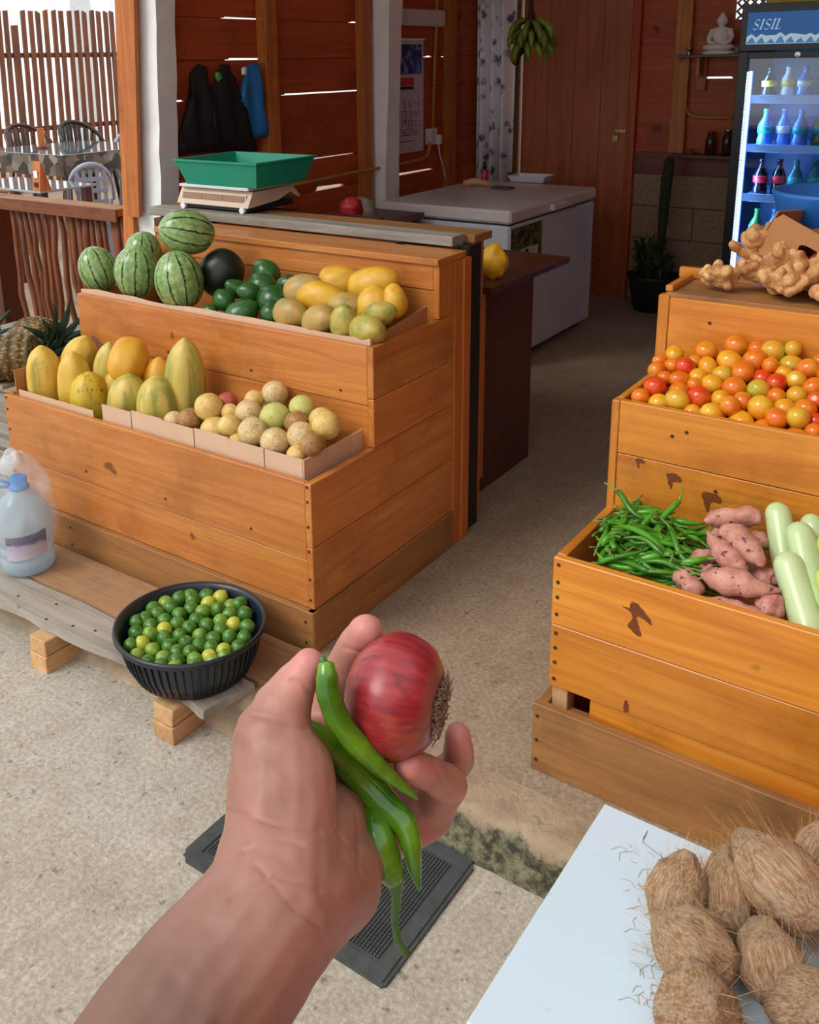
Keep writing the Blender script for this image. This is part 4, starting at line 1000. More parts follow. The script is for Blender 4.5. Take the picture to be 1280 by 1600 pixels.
# ---- watermelons
def melon_mat(name, base, pale, dark, nst=9):
    n = NT(name); tc = n.n('ShaderNodeTexCoord'); oi = n.n('ShaderNodeObjectInfo')
    v = n.coord((1, 1, 1)); wob = n.noise(v, 3.2, 3, .6); wob2 = n.noise(v, 10, 4, .7)
    gr = n.n('ShaderNodeTexGradient', gradient_type='RADIAL'); n.l(tc.outputs['Object'], gr.inputs[0])
    a = n.math('ADD', n.math('MULTIPLY', gr.outputs[0], nst * 1.0), n.math('ADD', n.math('MULTIPLY', wob, .22), n.math('MULTIPLY', wob2, .42)))
    fr = n.math('ABSOLUTE', n.math('SUBTRACT', n.math('FRACT', a), .5))
    st = n.ramp(fr, [(.0, 1.), (.045, 1.), (.085, 0.)])
    blot = n.noise(v, 5, 4, .6)
    c = n.mix(n.ramp(blot, [(.35, 0.), (.7, 1.)]), base, pale)
    stripe2 = n.ramp(fr, [(.33, 0.), (.5, .35)]); c = n.mix(stripe2, c, tuple(x * .6 for x in base))
    c = n.mix(st, c, dark)
    return n.done(c, .28, Coat_Weight=.2)
M_MEL = melon_mat('striped_melon_rind', srgb(104, 144, 76), srgb(164, 188, 122), srgb(16, 34, 24), 10)
M_MELD = plain('dark_shaded_melon_rind', srgb(22, 34, 22), .4, .3, 8)  # dark rind, with the shade at the back painted into its colour
mel = [blob('melon%d' % i, (1, 1, 1), 32, 20, amp=.04, freq=1.2, seed=i) for i in range(3)]
def fruit(name, me, mat, c, s, d=(0, 0, 1), spin=0, **tg):
    q = qz(d) @ Quaternion((0, 0, 1), spin)
    m2 = me
    if me.materials and me.materials[0] != mat:
        key = me.name + mat.name
        m2 = bpy.data.meshes.get(key)
        if not m2: m2 = me.copy(); m2.name = key; m2.materials.clear(); m2.materials.append(mat)
    return link(name, m2, mat, c, None, rot=q, scale=s, **tg)
gm = 'watermelons in the upper left bin'
for (px, py, Y, rx, rz, d, lb, mt) in (
    (153, 421, 2.13, 30, 37, (-.35, -.1, 1), 'pale striped watermelon at the left end of the bin', M_MEL),
    (213, 425, 2.11, 35, 43, (.12, 0, 1), 'tall striped watermelon second from the left', M_MEL),
    (280, 438, 2.10, 39, 47, (-.15, -.05, 1), 'large striped watermelon directly under the topmost one', M_MEL),
    (292, 363, 2.17, 35, 45, tuple(-RT * .85 - FW * .42 + UP * .12), 'topmost striped watermelon lying across the others', M_MEL),
    (224, 397, 2.27, 30, 36, (.1, 0, 1), 'striped watermelon half hidden at the back of the melon pile', M_MEL),
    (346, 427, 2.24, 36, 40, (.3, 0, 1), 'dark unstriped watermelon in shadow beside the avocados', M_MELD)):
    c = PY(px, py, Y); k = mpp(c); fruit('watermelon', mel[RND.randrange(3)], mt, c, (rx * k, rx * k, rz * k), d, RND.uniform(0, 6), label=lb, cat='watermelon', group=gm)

# ---- avocados
M_AVO = plain('glossy_avocado_skin', srgb(40, 86, 34), .22, .35, 14, .1, rv=.4)
avo = blob('avocado', (1, 1, 1), 24, 16, fn=lambda p: Vector((p.x * (1 - .22 * max(0, p.z)), p.y * (1 - .22 * max(0, p.z)), p.z)), amp=.05, freq=1.5)
it = [(415, 429, 21, 'topmost avocado of the pile'), (411, 446, 22, 'avocado just below the topmost one'), (415, 463, 25, 'large dark avocado next to the mangoes'), (447, 448, 16, 'small avocado at the right of the pile'), (368, 451, 15, 'small avocado beside the dark watermelon'), (346, 475, 17, 'round light green avocado at the front of the pile'), (375, 480, 25, 'large glossy avocado with a dark scar at the front'), (326, 484, 12, 'little avocado at the left front of the pile'), (424, 487, 17, 'avocado partly under the mangoes'), (395, 470, 15, 'shaded avocado in the middle of the pile')]
it = [(i[0], i[1], i[2] * 1.14, i[3]) for i in it]
C, Rr = heap(it, .79, 2.08, .35, (-2.3, 2.04, .6), (-1.7, 2.36, 1.2), lambda c: .655)
for c, r, i in zip(C, Rr, it):
    fruit('avocado', avo, M_AVO, c, (r * .88, r * .88, r * 1.15), (RND.uniform(-1, 1), RND.uniform(-.6, .3), RND.uniform(-.2, .5)), RND.uniform(0, 6), label=i[3], cat='avocado', group='avocados in the upper left bin')
# ---- mangoes
def mango_mat(name, a, b, g, gt):
    n = NT(name); v = n.coord((1, 1, 1)); z = n.noise(v, 1.6, 4, .6); sp = n.noise(v, 11, 3, .6)
    c = n.mix(n.ramp(z, [(.35, 0.), (.65, 1.)]), a, b); gn_ = n.noise(v, 1.1, 3, .6)
    c = n.mix(n.ramp(gn_, [(gt, 0.), (gt + .2, .9)]), c, g)
    c = n.mix(n.ramp(sp, [(.66, 0.), (.74, .8)]), c, srgb(84, 60, 26))
    n.bump(sp, .08, .002); return n.done(c, .42)
M_MY = mango_mat('ripe_mango_skin', srgb(204, 152, 34), srgb(222, 176, 58), srgb(170, 150, 60), .58)
M_MG = mango_mat('greenish_mango_skin', srgb(168, 160, 70), srgb(190, 164, 78), srgb(126, 134, 60), .45)
M_MT = mango_mat('dull_mango_skin', srgb(186, 148, 70), srgb(170, 140, 80), srgb(140, 130, 80), .5)
mango = blob('mango', (1, 1, 1), 26, 18, fn=lambda p: Vector((p.x * (1 - .12 * p.z) + .12 * p.z * p.z, p.y * (.92 - .1 * p.z), p.z)), amp=.06, freq=1.3)
MS = 1.16
it = [(475, 455, 25, 'dull yellow mango beside the avocados', M_MT, (.8, .2, .3), 1.2), (506, 467, 28, 'long yellow mango with brown bruises lying flat', M_MY, (1, .1, -.1), 1.45), (530, 443, 25, 'yellow mango at the back of the mango pile', M_MY, (.9, .4, 0), 1.25), (584, 448, 29, 'large yellow mango leaning on the back board', M_MY, (1, .2, .35), 1.35), (589, 479, 31, 'biggest round yellow mango in the middle', M_MY, (.2, .1, 1), 1.1), (644, 481, 21, 'small speckled yellow mango at the right end', M_MY, (-.3, .2, 1), 1.15), (449, 492, 24, 'dull yellow mango at the front left of the mangoes', M_MT, (1, -.2, .2), 1.2), (492, 502, 25, 'brownish mango at the front beside the green one', M_MT, (.8, -.3, .4), 1.25), (539, 506, 22, 'smooth light green mango at the front', M_MG, (.3, -.2, 1), 1.2), (588, 518, 27, 'green and yellow mango in the front right corner', M_MG, (.9, -.4, .2), 1.25), (624, 501, 19, 'small green mango under the speckled one', M_MG, (.7, .3, .2), 1.2), (548, 480, 22, 'shaded mango in the middle of the pile', M_MT, (1, .3, 0), 1.2)]
it = [(i[0], i[1], i[2] * MS) + i[3:] for i in it]
C, Rr = heap(it, .80, 2.06, .30, (-1.90, 2.035, .6), (-1.42, 2.36, 1.2), lambda c: .655, it=80, pull=.35)
for c, r, i in zip(C, Rr, it): fruit('mango', mango, i[4], c, (r * .95, r * .92, r * i[6]), i[5], RND.uniform(0, 6), label=i[3], cat='mango', group='mangoes in the upper left bin')
# ---- papayas
def pap_mat(name, a, b, g, gt, spots=.7):
    n = NT(name); v = n.coord((3.2, 3.2, .9)); z = n.noise(v, .55, 4, .6); sp = n.noise(n.coord((1, 1, 1)), 6.5, 3, .6)
    zz = n.noise(n.coord((1, 1, 1)), 1.2, 3, .5); c = n.mix(n.ramp(zz, [(.35, 0.), (.65, 1.)]), a, b)
    c = n.mix(n.ramp(z, [(gt, 0.), (gt + .14, .75)]), c, g)
    c = n.mix(n.ramp(sp, [(spots, 0.), (spots + .05, .8)]), c, srgb(60, 62, 24))
    n.bump(zz, .1, .003); return n.done(c, .45)
M_PY = pap_mat('yellow_papaya_skin', srgb(206, 166, 54), srgb(222, 184, 84), srgb(140, 136, 58), .56)
M_PS = pap_mat('spotted_papaya_skin', srgb(196, 164, 40), srgb(206, 176, 60), srgb(110, 116, 40), .6, .6)
M_PG = pap_mat('green_striped_papaya_skin', srgb(184, 166, 66), srgb(206, 180, 92), srgb(128, 140, 62), .50)
M_PO = pap_mat('orange_papaya_skin', srgb(214, 150, 36), srgb(220, 166, 56), srgb(190, 150, 60), .6)
def pf(p):
    z = p.z; h = math.hypot(p.x, p.y); th = math.atan2(p.y, p.x)
    r = math.sqrt(max(0, 1 - abs(z) ** 3.3)) * (1 if z < .93 else 1 - .35 * (z - .93) / .07)
    r *= (1 + .035 * math.cos(5 * th)) * (1 - .05 * max(0, z)) * (1 - .12 * max(0, -z))
    return Vector((r * math.cos(th), r * math.sin(th), z * (1 + .07 * max(0, z) ** 14)))
pap = blob('papaya', (1, 1, 1), 30, 20, fn=pf)
for (px, pt, Y, w_, mt, d, lb) in (
    (64, 543, 1.84, 27, M_PY, (.0, 0, 1), 'yellow and green mottled papaya at the left end of the row'),
    (113, 523, 1.93, 29, M_PY, (.35, .1, 1), 'yellow papaya at the back left of the row'),
    (112, 552, 1.85, 26, M_PY, (.0, 0, 1), 'tall mottled papaya second from the left at the front'),
    (164, 536, 1.93, 24, M_PG, (.15, 0, 1), 'papaya with a dark green side behind the spotted one'),
    (136, 583, 1.84, 29, M_PS, (.05, 0, 1), 'short spotted yellow papaya at the front left'),
    (244, 560, 1.95, 27, M_PO, (.1, 0, 1), 'plain yellow papaya hidden behind the front pair'),
    (196, 585, 1.85, 31, M_PG, (.15, 0, 1), 'greenish papaya just left of the striped front one'),
    (244, 590, 1.842, 33, M_PG, (.0, 0, 1), 'green striped papaya at the front above the cardboard'),
    (285, 534, 1.92, 32, M_PG, (.0, .05, 1), 'tallest papaya standing beside the passion fruits')):
    tp = PY(px, pt, Y); k = mpp(tp); r = w_ * k; hh = (tp.z - .376) / 2
    r = min(r * 1.04, .08)
    fruit('papaya', pap, mt, (tp.x, tp.y, .376 + hh), (r, r, hh * 1.0), d if hh > .1 else d, RND.uniform(0, 6), label=lb, cat='papaya', group='papayas in the lower left bin')
c = PY(200, 563, 1.90); k = mpp(c)
opap = fruit('papaya', pap, M_PO, c, (31 * k, 31 * k, 38 * k), (-.35, .75, .62), 1, label='orange papaya lying on the others with its stem scar facing out', cat='papaya', group='papayas in the lower left bin')
link('stem_scar', blob('stem_scar', (.16, .16, .05), 12, 8), plain('dark_scar', srgb(70, 52, 34), .8), (0, 0, -1.0), opap, local=True)
fruit('papaya', pap, M_PY, PY(182, 612, 1.92), (.05, .05, .08), (.1, .2, 1), 1, label='shaded papaya propping up the orange one', cat='papaya', group='papayas in the lower left bin')
# ---- passion fruits
def pass_mat(name, a, b, dk, th):
    n = NT(name); v = n.coord((1, 1, 1)); z = n.noise(v, 2.2, 5, .65); sp = n.noise(v, 5, 5, .75, 1.5)
    c = n.mix(n.ramp(z, [(.35, 0.), (.65, 1.)]), a, b); c = n.mix(n.ramp(sp, [(th, 0.), (th + .1, .8)]), c, dk)
    n.bump(sp, .35, .004); return n.done(c, .4)
M_FY = pass_mat('yellow_passion_rind', srgb(208, 170, 84), srgb(222, 192, 120), srgb(136, 92, 44), .57)
M_FP = pass_mat('pale_wrinkled_rind', srgb(206, 172, 112), srgb(222, 200, 150), srgb(146, 100, 56), .52)
M_FB = pass_mat('brown_dry_rind', srgb(150, 106, 56), srgb(184, 140, 80), srgb(104, 66, 34), .52)
M_FG = pass_mat('greenish_rind', srgb(180, 184, 90), srgb(200, 196, 120), srgb(130, 150, 50), .58)
M_FR = pass_mat('reddish_rind', srgb(170, 66, 58), srgb(190, 90, 78), srgb(120, 40, 40), .6)
pas = [blob('passion%d' % i, (1, 1, .96), 22, 16, amp=.05, freq=2.5, seed=i + 3) for i in range(3)]
KD = {'y': (M_FY, 'smooth yellow'), 'p': (M_FP, 'pale wrinkled'), 'b': (M_FB, 'brown dried'), 'g': (M_FG, 'greenish'), 'r': (M_FR, 'reddish')}
it = [(424, 617, 19.5, 'p', 'topmost of the heap'), (427, 655, 23, 'g', 'in the middle of the heap'), (384, 642, 20, 'p', 'left of the middle green one'), (401, 627, 15, 'y', 'just behind the topmost one'), (351, 630, 16, 'r', 'the only one of that colour'), (331, 646, 21, 'y', 'next to the reddish one'), (323, 632, 15, 'b', 'behind, beside the tall papaya'), (290, 656, 18, 'b', 'at the left foot of the tall papaya'), (321, 671, 23, 'y', 'front left by the cardboard'), (360, 671, 17, 'y', 'front row between two larger ones'), (361, 646, 14, 'y', 'in shadow behind the front row'), (389, 679, 22.5, 'p', 'large one in the front row'), (470, 642, 20, 'g', 'pale one at the back right'), (465, 658, 18, 'b', 'below the pale green one'), (505, 660, 20, 'y', 'right side with dark specks'), (526, 677, 22, 'y', 'at the far right corner'), (469, 683, 21, 'p', 'with a peeling patch right of the cracked one'), (429, 692, 22, 'p', 'cracked one at the front'), (459, 710, 16, 'y', 'low at the front cardboard edge'), (496, 701, 18, 'b', 'low at the right cardboard edge'), (498, 686, 11, 'b', 'tiny one between the right pair'), (359, 690, 15, 'y', 'sunk behind the cardboard flap'), (260, 664, 15, 'p', 'leftmost, under the striped papaya')]
it = [(i[0], i[1], i[2] * 1.08, i[3], i[4]) for i in it]
C, Rr = heap(it, .535, 1.80, .33, (-2.3, 1.77, .3), (-1.43, 2.02, .8), lambda c: .375, it=80)
for c, r, i in zip(C, Rr, it): fruit('passion_fruit', pas[RND.randrange(3)], KD[i[3]][0], c, r, (RND.uniform(-1, 1), RND.uniform(-1, 1), RND.uniform(-1, 1)), 0, label='%s passion fruit, %s' % (KD[i[3]][1], i[4]), cat='passion fruit', group='passion fruits in the lower left bin')
mnx, mxx = min(c.x for c in C), max(c.x for c in C)
for k in range(26):      # the fruits underneath that hold the heap up
    x = mnx + (mxx - mnx) * ((k * .381) % 1); y = 1.80 + .17 * ((k * .617) % 1)
    fruit('passion_fruit', pas[k % 3], M_FB, (x, y, .44 + .3 * (y - 1.8)), .032, (RND.uniform(-1, 1), 1, RND.uniform(-1, 1)), 0, label='half buried passion fruit deep inside the heap', cat='passion fruit', group='passion fruits at the bottom of the heap')
# ---- cardboard liners
M_CARD = plain('pinkish_cardboard', srgb(206, 172, 142), .8, .06, 8); M_CARDB = plain('brown_cardboard', srgb(170, 118, 70), .8, .08, 8)
zc1 = PY(473, 718, 1.765).z
xa, xb = PY(160, 640, 1.765).x, PY(473, 730, 1.765).x
cl = empty('cardboard_liner', ((xa + xb) / 2, 1.80, .48), 'folded pale cardboard edging in front of the passion fruits', 'cardboard')
nseg = 6
for k in range(nseg):
    a, b = xa + (xb - xa) * k / nseg, xa + (xb - xa) * (k + 1) / nseg
    plank('flap', a + .001, b - .001, 1.763 + (.002 if k % 2 else 0), 1.767 + (.002 if k % 2 else 0), .42, zc1 + RND.uniform(-.004, .004), M_CARD, cl, bev=0)
ysd = PX(580, 668, xb + .0).y
for k in range(3): plank('flap', xb, xb + .004, 1.765 + (ysd - 1.765) * k / 3 + .001, 1.765 + (ysd - 1.765) * (k + 1) / 3 - .001, .44, zc1 - .002, M_CARD, cl, bev=0)
xa, xb = PY(30, 610, 1.765).x, PY(146, 645, 1.765).x; z_ = PY(90, 625, 1.765).z
cl = empty('cardboard_liner', ((xa + xb) / 2, 1.80, .48), 'flattened cardboard box edge in front of the left papayas', 'cardboard')
plank('flap', xa, xb, 1.763, 1.767, .42, z_ - .002, M_CARD, cl, bev=0); plank('flap', LX0 + .03, LX0 + .034, 1.765, 1.99, .42, z_ + .06, M_CARDB, cl, bev=0)
xa, xb = PY(128, 460, 2.045).x, LX1 - .025
cl = empty('cardboard_liner', ((xa + xb) / 2, 2.05, .76), 'torn cardboard edging along the upper bin of melons and mangoes', 'cardboard')
pts = [(xa, .70)] + [(xb, .70)] + [(xb - (xb - xa) * k / 14, .782 + RND.uniform(-.006, .004)) for k in range(15)]
B(MB().prism(pts, 'y', 2.043, 2.047), 'flap', M_CARD, cl)
B(MB().prism([(2.045, .70), (2.33, .70), (2.33, .815), (2.2, .80), (2.045, .782)], 'x', LX1 - .026, LX1 - .022), 'flap', M_CARDB, cl)

# ---- pineapples on a crate left of the stand
cr = empty('wooden_crate', (-3.15, 2.1, 0), 'low grey wooden crate under the pineapples left of the stand', 'crate')
for k in range(4): plank('slat', -3.5, -2.78, 1.80, 1.82, .02 + .11 * k, .11 + .11 * k, W_GREY, cr); plank('slat', -3.5, -2.78, 2.45, 2.47, .02 + .11 * k, .11 + .11 * k, W_GREY, cr)
for k in range(6): plank('slat', -3.5 + .12 * k, -3.39 + .12 * k, 1.80, 2.47, .455, .47, W_GREY, cr)
def pine_mat():
    n = NT('pineapple_skin'); v = n.coord((1, 1, 1)); z = n.noise(v, 6, 4, .6)
    g = n.n('ShaderNodeTexCoord'); vo = n.n('ShaderNodeTexVoronoi'); n.l(g.outputs['Object'], vo.inputs['Vector']); vo.inputs['Scale'].default_value = 6
    c = n.mix(n.ramp(vo.outputs['Distance'], [(.1, 0.), (.5, 1.)]), srgb(196, 146, 62), srgb(84, 62, 34)); c = n.mix(n.ramp(z, [(.4, 0.), (.7, .6)]), c, srgb(84, 84, 44))
    return n.done(c, .6)
M_PINE = pine_mat(); M_PINL = plain('pineapple_leaf', srgb(44, 78, 62), .5, .2, 20, rv=.4)
def pinef(p):
    th = math.atan2(p.y, p.x); rr = math.hypot(p.x, p.y)
    e = max(0, math.sin(th * 8 + p.z * 9) * math.sin(th * 8 - p.z * 9)) if abs(p.z) < .97 else 0
    e2 = max(0, math.cos(th * 8 + p.z * 9) * math.cos(th * 8 - p.z * 9)) if abs(p.z) < .97 else 0
    k = (1 + .15 * max(e, e2)) * (1 if abs(p.z) > .98 else min(1.25, (1 - abs(p.z) ** 4) ** .25 / max(.15, math.sqrt(1 - p.z * p.z))))
    return Vector((p.x * k, p.y * k, p.z))
pin = blob('pineapple', (1, 1, 1), 64, 40, fn=pinef)
lfm = MB().add([(-.012, 0, 0), (.012, 0, 0), (0, -.006, 0), (-.014, .02, .06), (.014, .02, .06), (0, .012, .06), (-.008, .05, .11), (.008, .05, .11), (0, .045, .11), (0, .085, .14)], [(0, 2, 5, 3), (2, 1, 4, 5), (3, 5, 8, 6), (5, 4, 7, 8), (6, 8, 9), (8, 7, 9)]).mesh('crown_leaf')
def pineapple(c, d, L, R_, label):
    e = empty('pineapple', c, label, 'pineapple', 'pineapples beside the left stand'); q = qz(d)
    e.rotation_mode = 'QUATERNION'; e.rotation_quaternion = q
    link('body', pin, M_PINE, (0, 0, 0), e, local=True, scale=(R_, R_, L))
    for k in range(26):
        a = k * 2.4; el = .1 + .9 * k / 26
        link('crown_leaf', lfm, M_PINL, (0, 0, L * .92), e, local=True, rot=Quaternion((0, 0, 1), a) @ Quaternion((1, 0, 0), -el), scale=.75 + .35 * (k / 26))
p1_ = PD(58, 528, 3.5); p2_ = PD(28, 580, 3.32); p3_ = PD(-25, 540, 3.55)
pineapple(Vector((p1_.x, p1_.y, .555)), (.8, .0, .05), .10, .075, 'ripe golden pineapple lying behind the darker one')
pineapple(Vector((p2_.x - .03, p2_.y, .545)), (.75, .65, .0), .105, .075, 'dark pineapple lying in front, next to the first papaya')
pineapple(Vector((p3_.x - .1, p3_.y + .05, .545)), (.75, -.5, .02), .09, .07, 'shaded pineapple at the far left behind its green crown')

# ---- tomatoes
def tom_mat(name, a, b, g):
    n = NT(name); tc = n.n('ShaderNodeTexCoord'); sx = n.n('ShaderNodeSeparateXYZ'); n.l(tc.outputs['Object'], sx.inputs[0]); v = n.coord((1, 1, 1)); z = n.noise(v, .9, 3, .5)
    c = n.mix(n.ramp(z, [(.35, 0.), (.65, 1.)]), a, b); c = n.mix(n.ramp(n.math('MULTIPLY_ADD', sx.outputs[2], .5, n.math('MULTIPLY', z, .4)), [(.42, 0.), (.72, .8)]), c, g)
    return n.done(c, .16, Subsurface_Weight=.1, Subsurface_Radius=(.01, .004, .002))
M_TO = {'o': tom_mat('orange_tomato', srgb(220, 126, 26), srgb(214, 100, 22), srgb(210, 148, 40)), 'y': tom_mat('yellow_tomato', srgb(224, 166, 36), srgb(220, 142, 30), srgb(216, 172, 52)),
        'r': tom_mat('red_tomato', srgb(214, 74, 24), srgb(200, 52, 22), srgb(210, 100, 30)), 'g': tom_mat('green_tomato', srgb(206, 168, 48), srgb(216, 150, 38), srgb(160, 164, 50))}
tom = [blob('tomato%d' % i, (1, 1, (1.0, 1.12, 1.22)[i]), 20, 14, fn=lambda p: Vector((p.x, p.y, p.z - .10 * max(0, 1 - math.hypot(p.x, p.y) * 3) * (1 if p.z > 0 else 0)))) for i in range(3)]
TL = [(428, 700, 50, 'y'), (365, 745, 38, 'o'), (325, 785, 48, 'o'), (430, 755, 48, 'o'), (485, 780, 55, 'r'), (385, 830, 40, 'o'), (315, 885, 62, 'r'), (240, 945, 50, 'o'), (350, 980, 58, 'y'), (450, 845, 50, 'o'), (470, 900, 55, 'o'), (440, 970, 60, 'g'), (550, 810, 50, 'y'), (550, 735, 40, 'o'), (625, 695, 62, 'o'), (628, 780, 50, 'y'), (565, 880, 42, 'o'), (640, 865, 58, 'y'), (565, 960, 65, 'r'), (525, 1030, 50, 'y'), (690, 955, 52, 'y'), (650, 1045, 62, 'y'), (715, 800, 55, 'g'), (765, 750, 65, 'y'), (720, 690, 40, 'o'), (805, 660, 62, 'o'), (905, 660, 45, 'o'), (1015, 670, 58, 'g'), (915, 730, 65, 'o'), (850, 810, 58, 'o'), (765, 890, 65, 'o'), (840, 975, 52, 'o'), (755, 1035, 55, 'o'), (815, 1080, 65, 'y'), (940, 905, 60, 'g'), (930, 810, 62, 'r'), (990, 745, 40, 'o'), (1110, 730, 65, 'g'), (1125, 680, 45, 'g'), (1000, 790, 42, 'o'), (1070, 805, 50, 'y'), (1030, 860, 52, 'r'), (1140, 850, 55, 'y'), (1030, 940, 50, 'o'), (940, 1020, 68, 'y'), (945, 1115, 68, 'o'), (1020, 1100, 55, 'o'), (1080, 1010, 60, 'y'), (1145, 940, 55, 'g'), (1140, 1100, 62, 'g'), (1140, 1170, 60, 'o'), (1190, 1025, 55, 'o'), (1220, 785, 60, 'o'), (1240, 885, 52, 'o'), (1250, 970, 52, 'r'), (1265, 1070, 50, 'r'), (1250, 1160, 50, 'o'), (1285, 740, 40, 'o'), (1330, 820, 55, 'o'), (1340, 920, 55, 'y'), (1345, 1030, 55, 'o'), (1330, 1120, 55, 'r'), (1330, 1200, 55, 'y'), (1420, 850, 55, 'o'), (1430, 980, 55, 'y'), (1440, 1090, 55, 'o')]
it = [(940 + a / 3.765, 370 + b / 3.765, r / 3.765 * 1.12) for a, b, r, _ in TL]
tfl = lambda c: .70 + .28 * (c[1] - 2.02)
C, Rr = heap(it, .765, 2.04, .36, (RX0 + .02, 2.012, .6), (RX1, 2.278, 1.2), tfl, it=90)
nm = {'o': 'orange', 'y': 'yellow orange', 'r': 'red', 'g': 'greenish yellow'}
rowlab = row_labels([(i[0], i[1]) for i in it], 7)
for c, r, i, rl in zip(C, Rr, TL, rowlab):
    fruit('tomato', tom[RND.randrange(3)], M_TO[i[3]], c, r * .98, rot_rand() @ Vector((0, 0, 1)), 0, label='%s tomato, %s' % (nm[i[3]], rl), cat='tomato', group='%s tomatoes on top of the heap' % nm[i[3]])
k = 0; mx_ = max(c.x for c in C)
for gx in range(22):
    for gy in range(6):
        x = RX0 + .045 + gx * .04 + .01 * (gy % 2); y = 2.035 + gy * .042; z = .725 + .36 * (y - 2.04)
        if x > mx_: continue
        fruit('tomato', tom[k % 3], M_TO['oyor'[k % 4]], (x, y, z - .006), .021, rot_rand() @ Vector((0, 0, 1)), 0, label='tomato in the lower layer of the tomato heap', cat='tomato', group='tomatoes in the lower layer'); k += 1

# ---- green chillies
M_CH = plain('green_chilli_skin', srgb(70, 138, 30), .24, .35, 30, rv=.7); M_CS = plain('chilli_stem', srgb(104, 140, 56), .5, rv=.3)
def chilli_mesh(seed, L=.1, r=.0062):
    rr = random.Random(seed); b1, b2 = rr.uniform(-.9, .9), rr.uniform(-.6, .6); pts = []; rad = []
    for k in range(9):
        u = k / 8; pts.append((L * (u - .5), L * (b1 * (u - .5) ** 2 + b2 * (u - .5) ** 3 * 2), L * .15 * math.sin(u * 3 + seed))); rad.append(r * min(1, .75 + 2 * u) * (1 - u ** 3) ** .7 * (1 + .06 * math.sin(u * 25 + seed)) + .0006)
    st_ = [pts[0], (pts[0][0] - .014, pts[0][1] + rr.uniform(-.005, .005), pts[0][2] + .004), (pts[0][0] - .032, pts[0][1] + rr.uniform(-.014, .014), pts[0][2] + rr.uniform(-.004, .012))]
    return MB().tube(pts, rad, 8).mesh('chilli_pod%d' % seed, True), MB().tube(st_, [.0038, .0018, .002], 6).mesh('chilli_stem%d' % seed, True)
CH = [chilli_mesh(s, .085 + .008 * (s % 4)) for s in range(7)]
ca, cb_ = PZ(925, 860, .50), PZ(1085, 880, .50)
for k in range(128):
    u, v = RND.random(), RND.random()
    x = RX0 + .05 + .215 * u; y = 1.742 + .21 * v
    hgt = math.sin(math.pi * min(1, max(0, (x - RX0) / .27))) ** .6 * math.sin(math.pi * min(1, max(0, .12 + v * .8))) ** .5
    z = .43 + (.115 * hgt + .03 * v) * (RND.uniform(.55, 1.0) if k < 60 else RND.uniform(.9, 1.03))
    me1, me2 = CH[k % 7]
    yaw = RND.choice((RND.uniform(-.6, .6), RND.uniform(.3, 1.5), RND.uniform(1.6, 3.4)))
    if v < .35 or u < .2: yaw = RND.choice((0, math.pi)) + (RND.uniform(-.35, .35) if u > .25 else RND.uniform(.9, 1.9))
    if v < .2 and u > .2: z += .02
    if v < .15 and u <= .25: y += .045
    o = link('green_chilli', me1, M_CH, (x, y, z), None, rot=(RND.uniform(-.5, .5), RND.uniform(-.25, .25), yaw), scale=RND.uniform(.85, 1.1), label='slim green chilli in the heap at the left end of the lower right bin', cat='chilli', group='green chillies in the lower right bin')
    link('stem', me2, M_CS, (0, 0, 0), o, local=True)
for (pa_, pb_, lb) in (((968, 790), (1003, 812), 'green chilli sticking up against the board at the back of the heap'), ((1040, 842), (1082, 892), 'green chilli reaching over onto the sweet potatoes'), ((1050, 800), (1020, 830), 'green chilli lying across the back of the heap near the sweet potatoes')):
    a, b = on_plane(*pa_, .52, 1.76, .35), on_plane(*pb_, .53, 1.76, .35); mid = (a + b) / 2
    dd = (b - a).normalized(); o = link('green_chilli', CH[2][0], M_CH, mid + Vector((0, 0, .012)), None, rot=Vector((1, 0, 0)).rotation_difference(dd), label=lb, cat='chilli', group='green chillies in the lower right bin'); link('stem', CH[2][1], M_CS, (0, 0, 0), o, local=True)
# ---- sweet potatoes
def sp_mat():
    n = NT('sweet_potato_skin'); v = n.coord((1, 1, 1)); z = n.noise(v, 34, 6, .7); sp = n.noise(v, 62, 2, .5); dk = n.noise(v, 16, 5, .65)
    c = n.mix(n.ramp(z, [(.35, 0.), (.65, 1.)]), srgb(172, 104, 92), srgb(206, 150, 132)); c = n.mix(n.ramp(dk, [(.5, 0.), (.75, .7)]), c, srgb(150, 116, 86)); c = n.mix(n.ramp(sp, [(.64, 0.), (.69, .85)]), c, srgb(84, 46, 40))
    n.bump(n.math('ADD', z, dk), .8, .005); return n.done(c, .72)
M_SP = sp_mat()
def sp_px(pts, Y0z, label, name='sweet_potato', mat=M_SP, lump=.13, taper=None):
    P_ = []; R_ = []
    for (x, y, r) in pts:
        zx, zy = 840 + x / 2.909, 760 + y / 2.909; c = on_plane(zx, zy, Y0z, 1.75, .42); P_.append(c); R_.append(r / 2.909 * mpp(c))
    # resample to a smooth lumpy body
    Q = []; RR = []; n = 16
    for k in range(n + 1):
        t_ = k / n * (len(P_) - 1); i = min(int(t_), len(P_) - 2); f_ = t_ - i; f2 = f_ * f_ * (3 - 2 * f_)
        Q.append(P_[i].lerp(P_[i + 1], f_)); RR.append((R_[i] * (1 - f2) + R_[i + 1] * f2))
    m = MB().tube(Q, RR, 16); ctr = sum(Q, Vector()) / len(Q); sd = RND.uniform(0, 50)
    m.v = [tuple(Vector(v) + (Vector(v) - ctr).normalized() * lump * .05 * noise.noise(Vector(v) * 45 + Vector((sd, 0, 0)))) for v in m.v]
    return B(m, name, mat, None, True, label=label, cat='sweet potato' if name == 'sweet_potato' else 'aubergine', group='sweet potatoes in the lower right bin' if name == 'sweet_potato' else 'pale aubergines in the lower right bin')
sp_px([(768, 162, 14), (800, 150, 40), (880, 145, 48), (960, 138, 48), (1010, 140, 38), (1028, 142, 14)], .525, 'long sweet potato lying along the back of the pile')
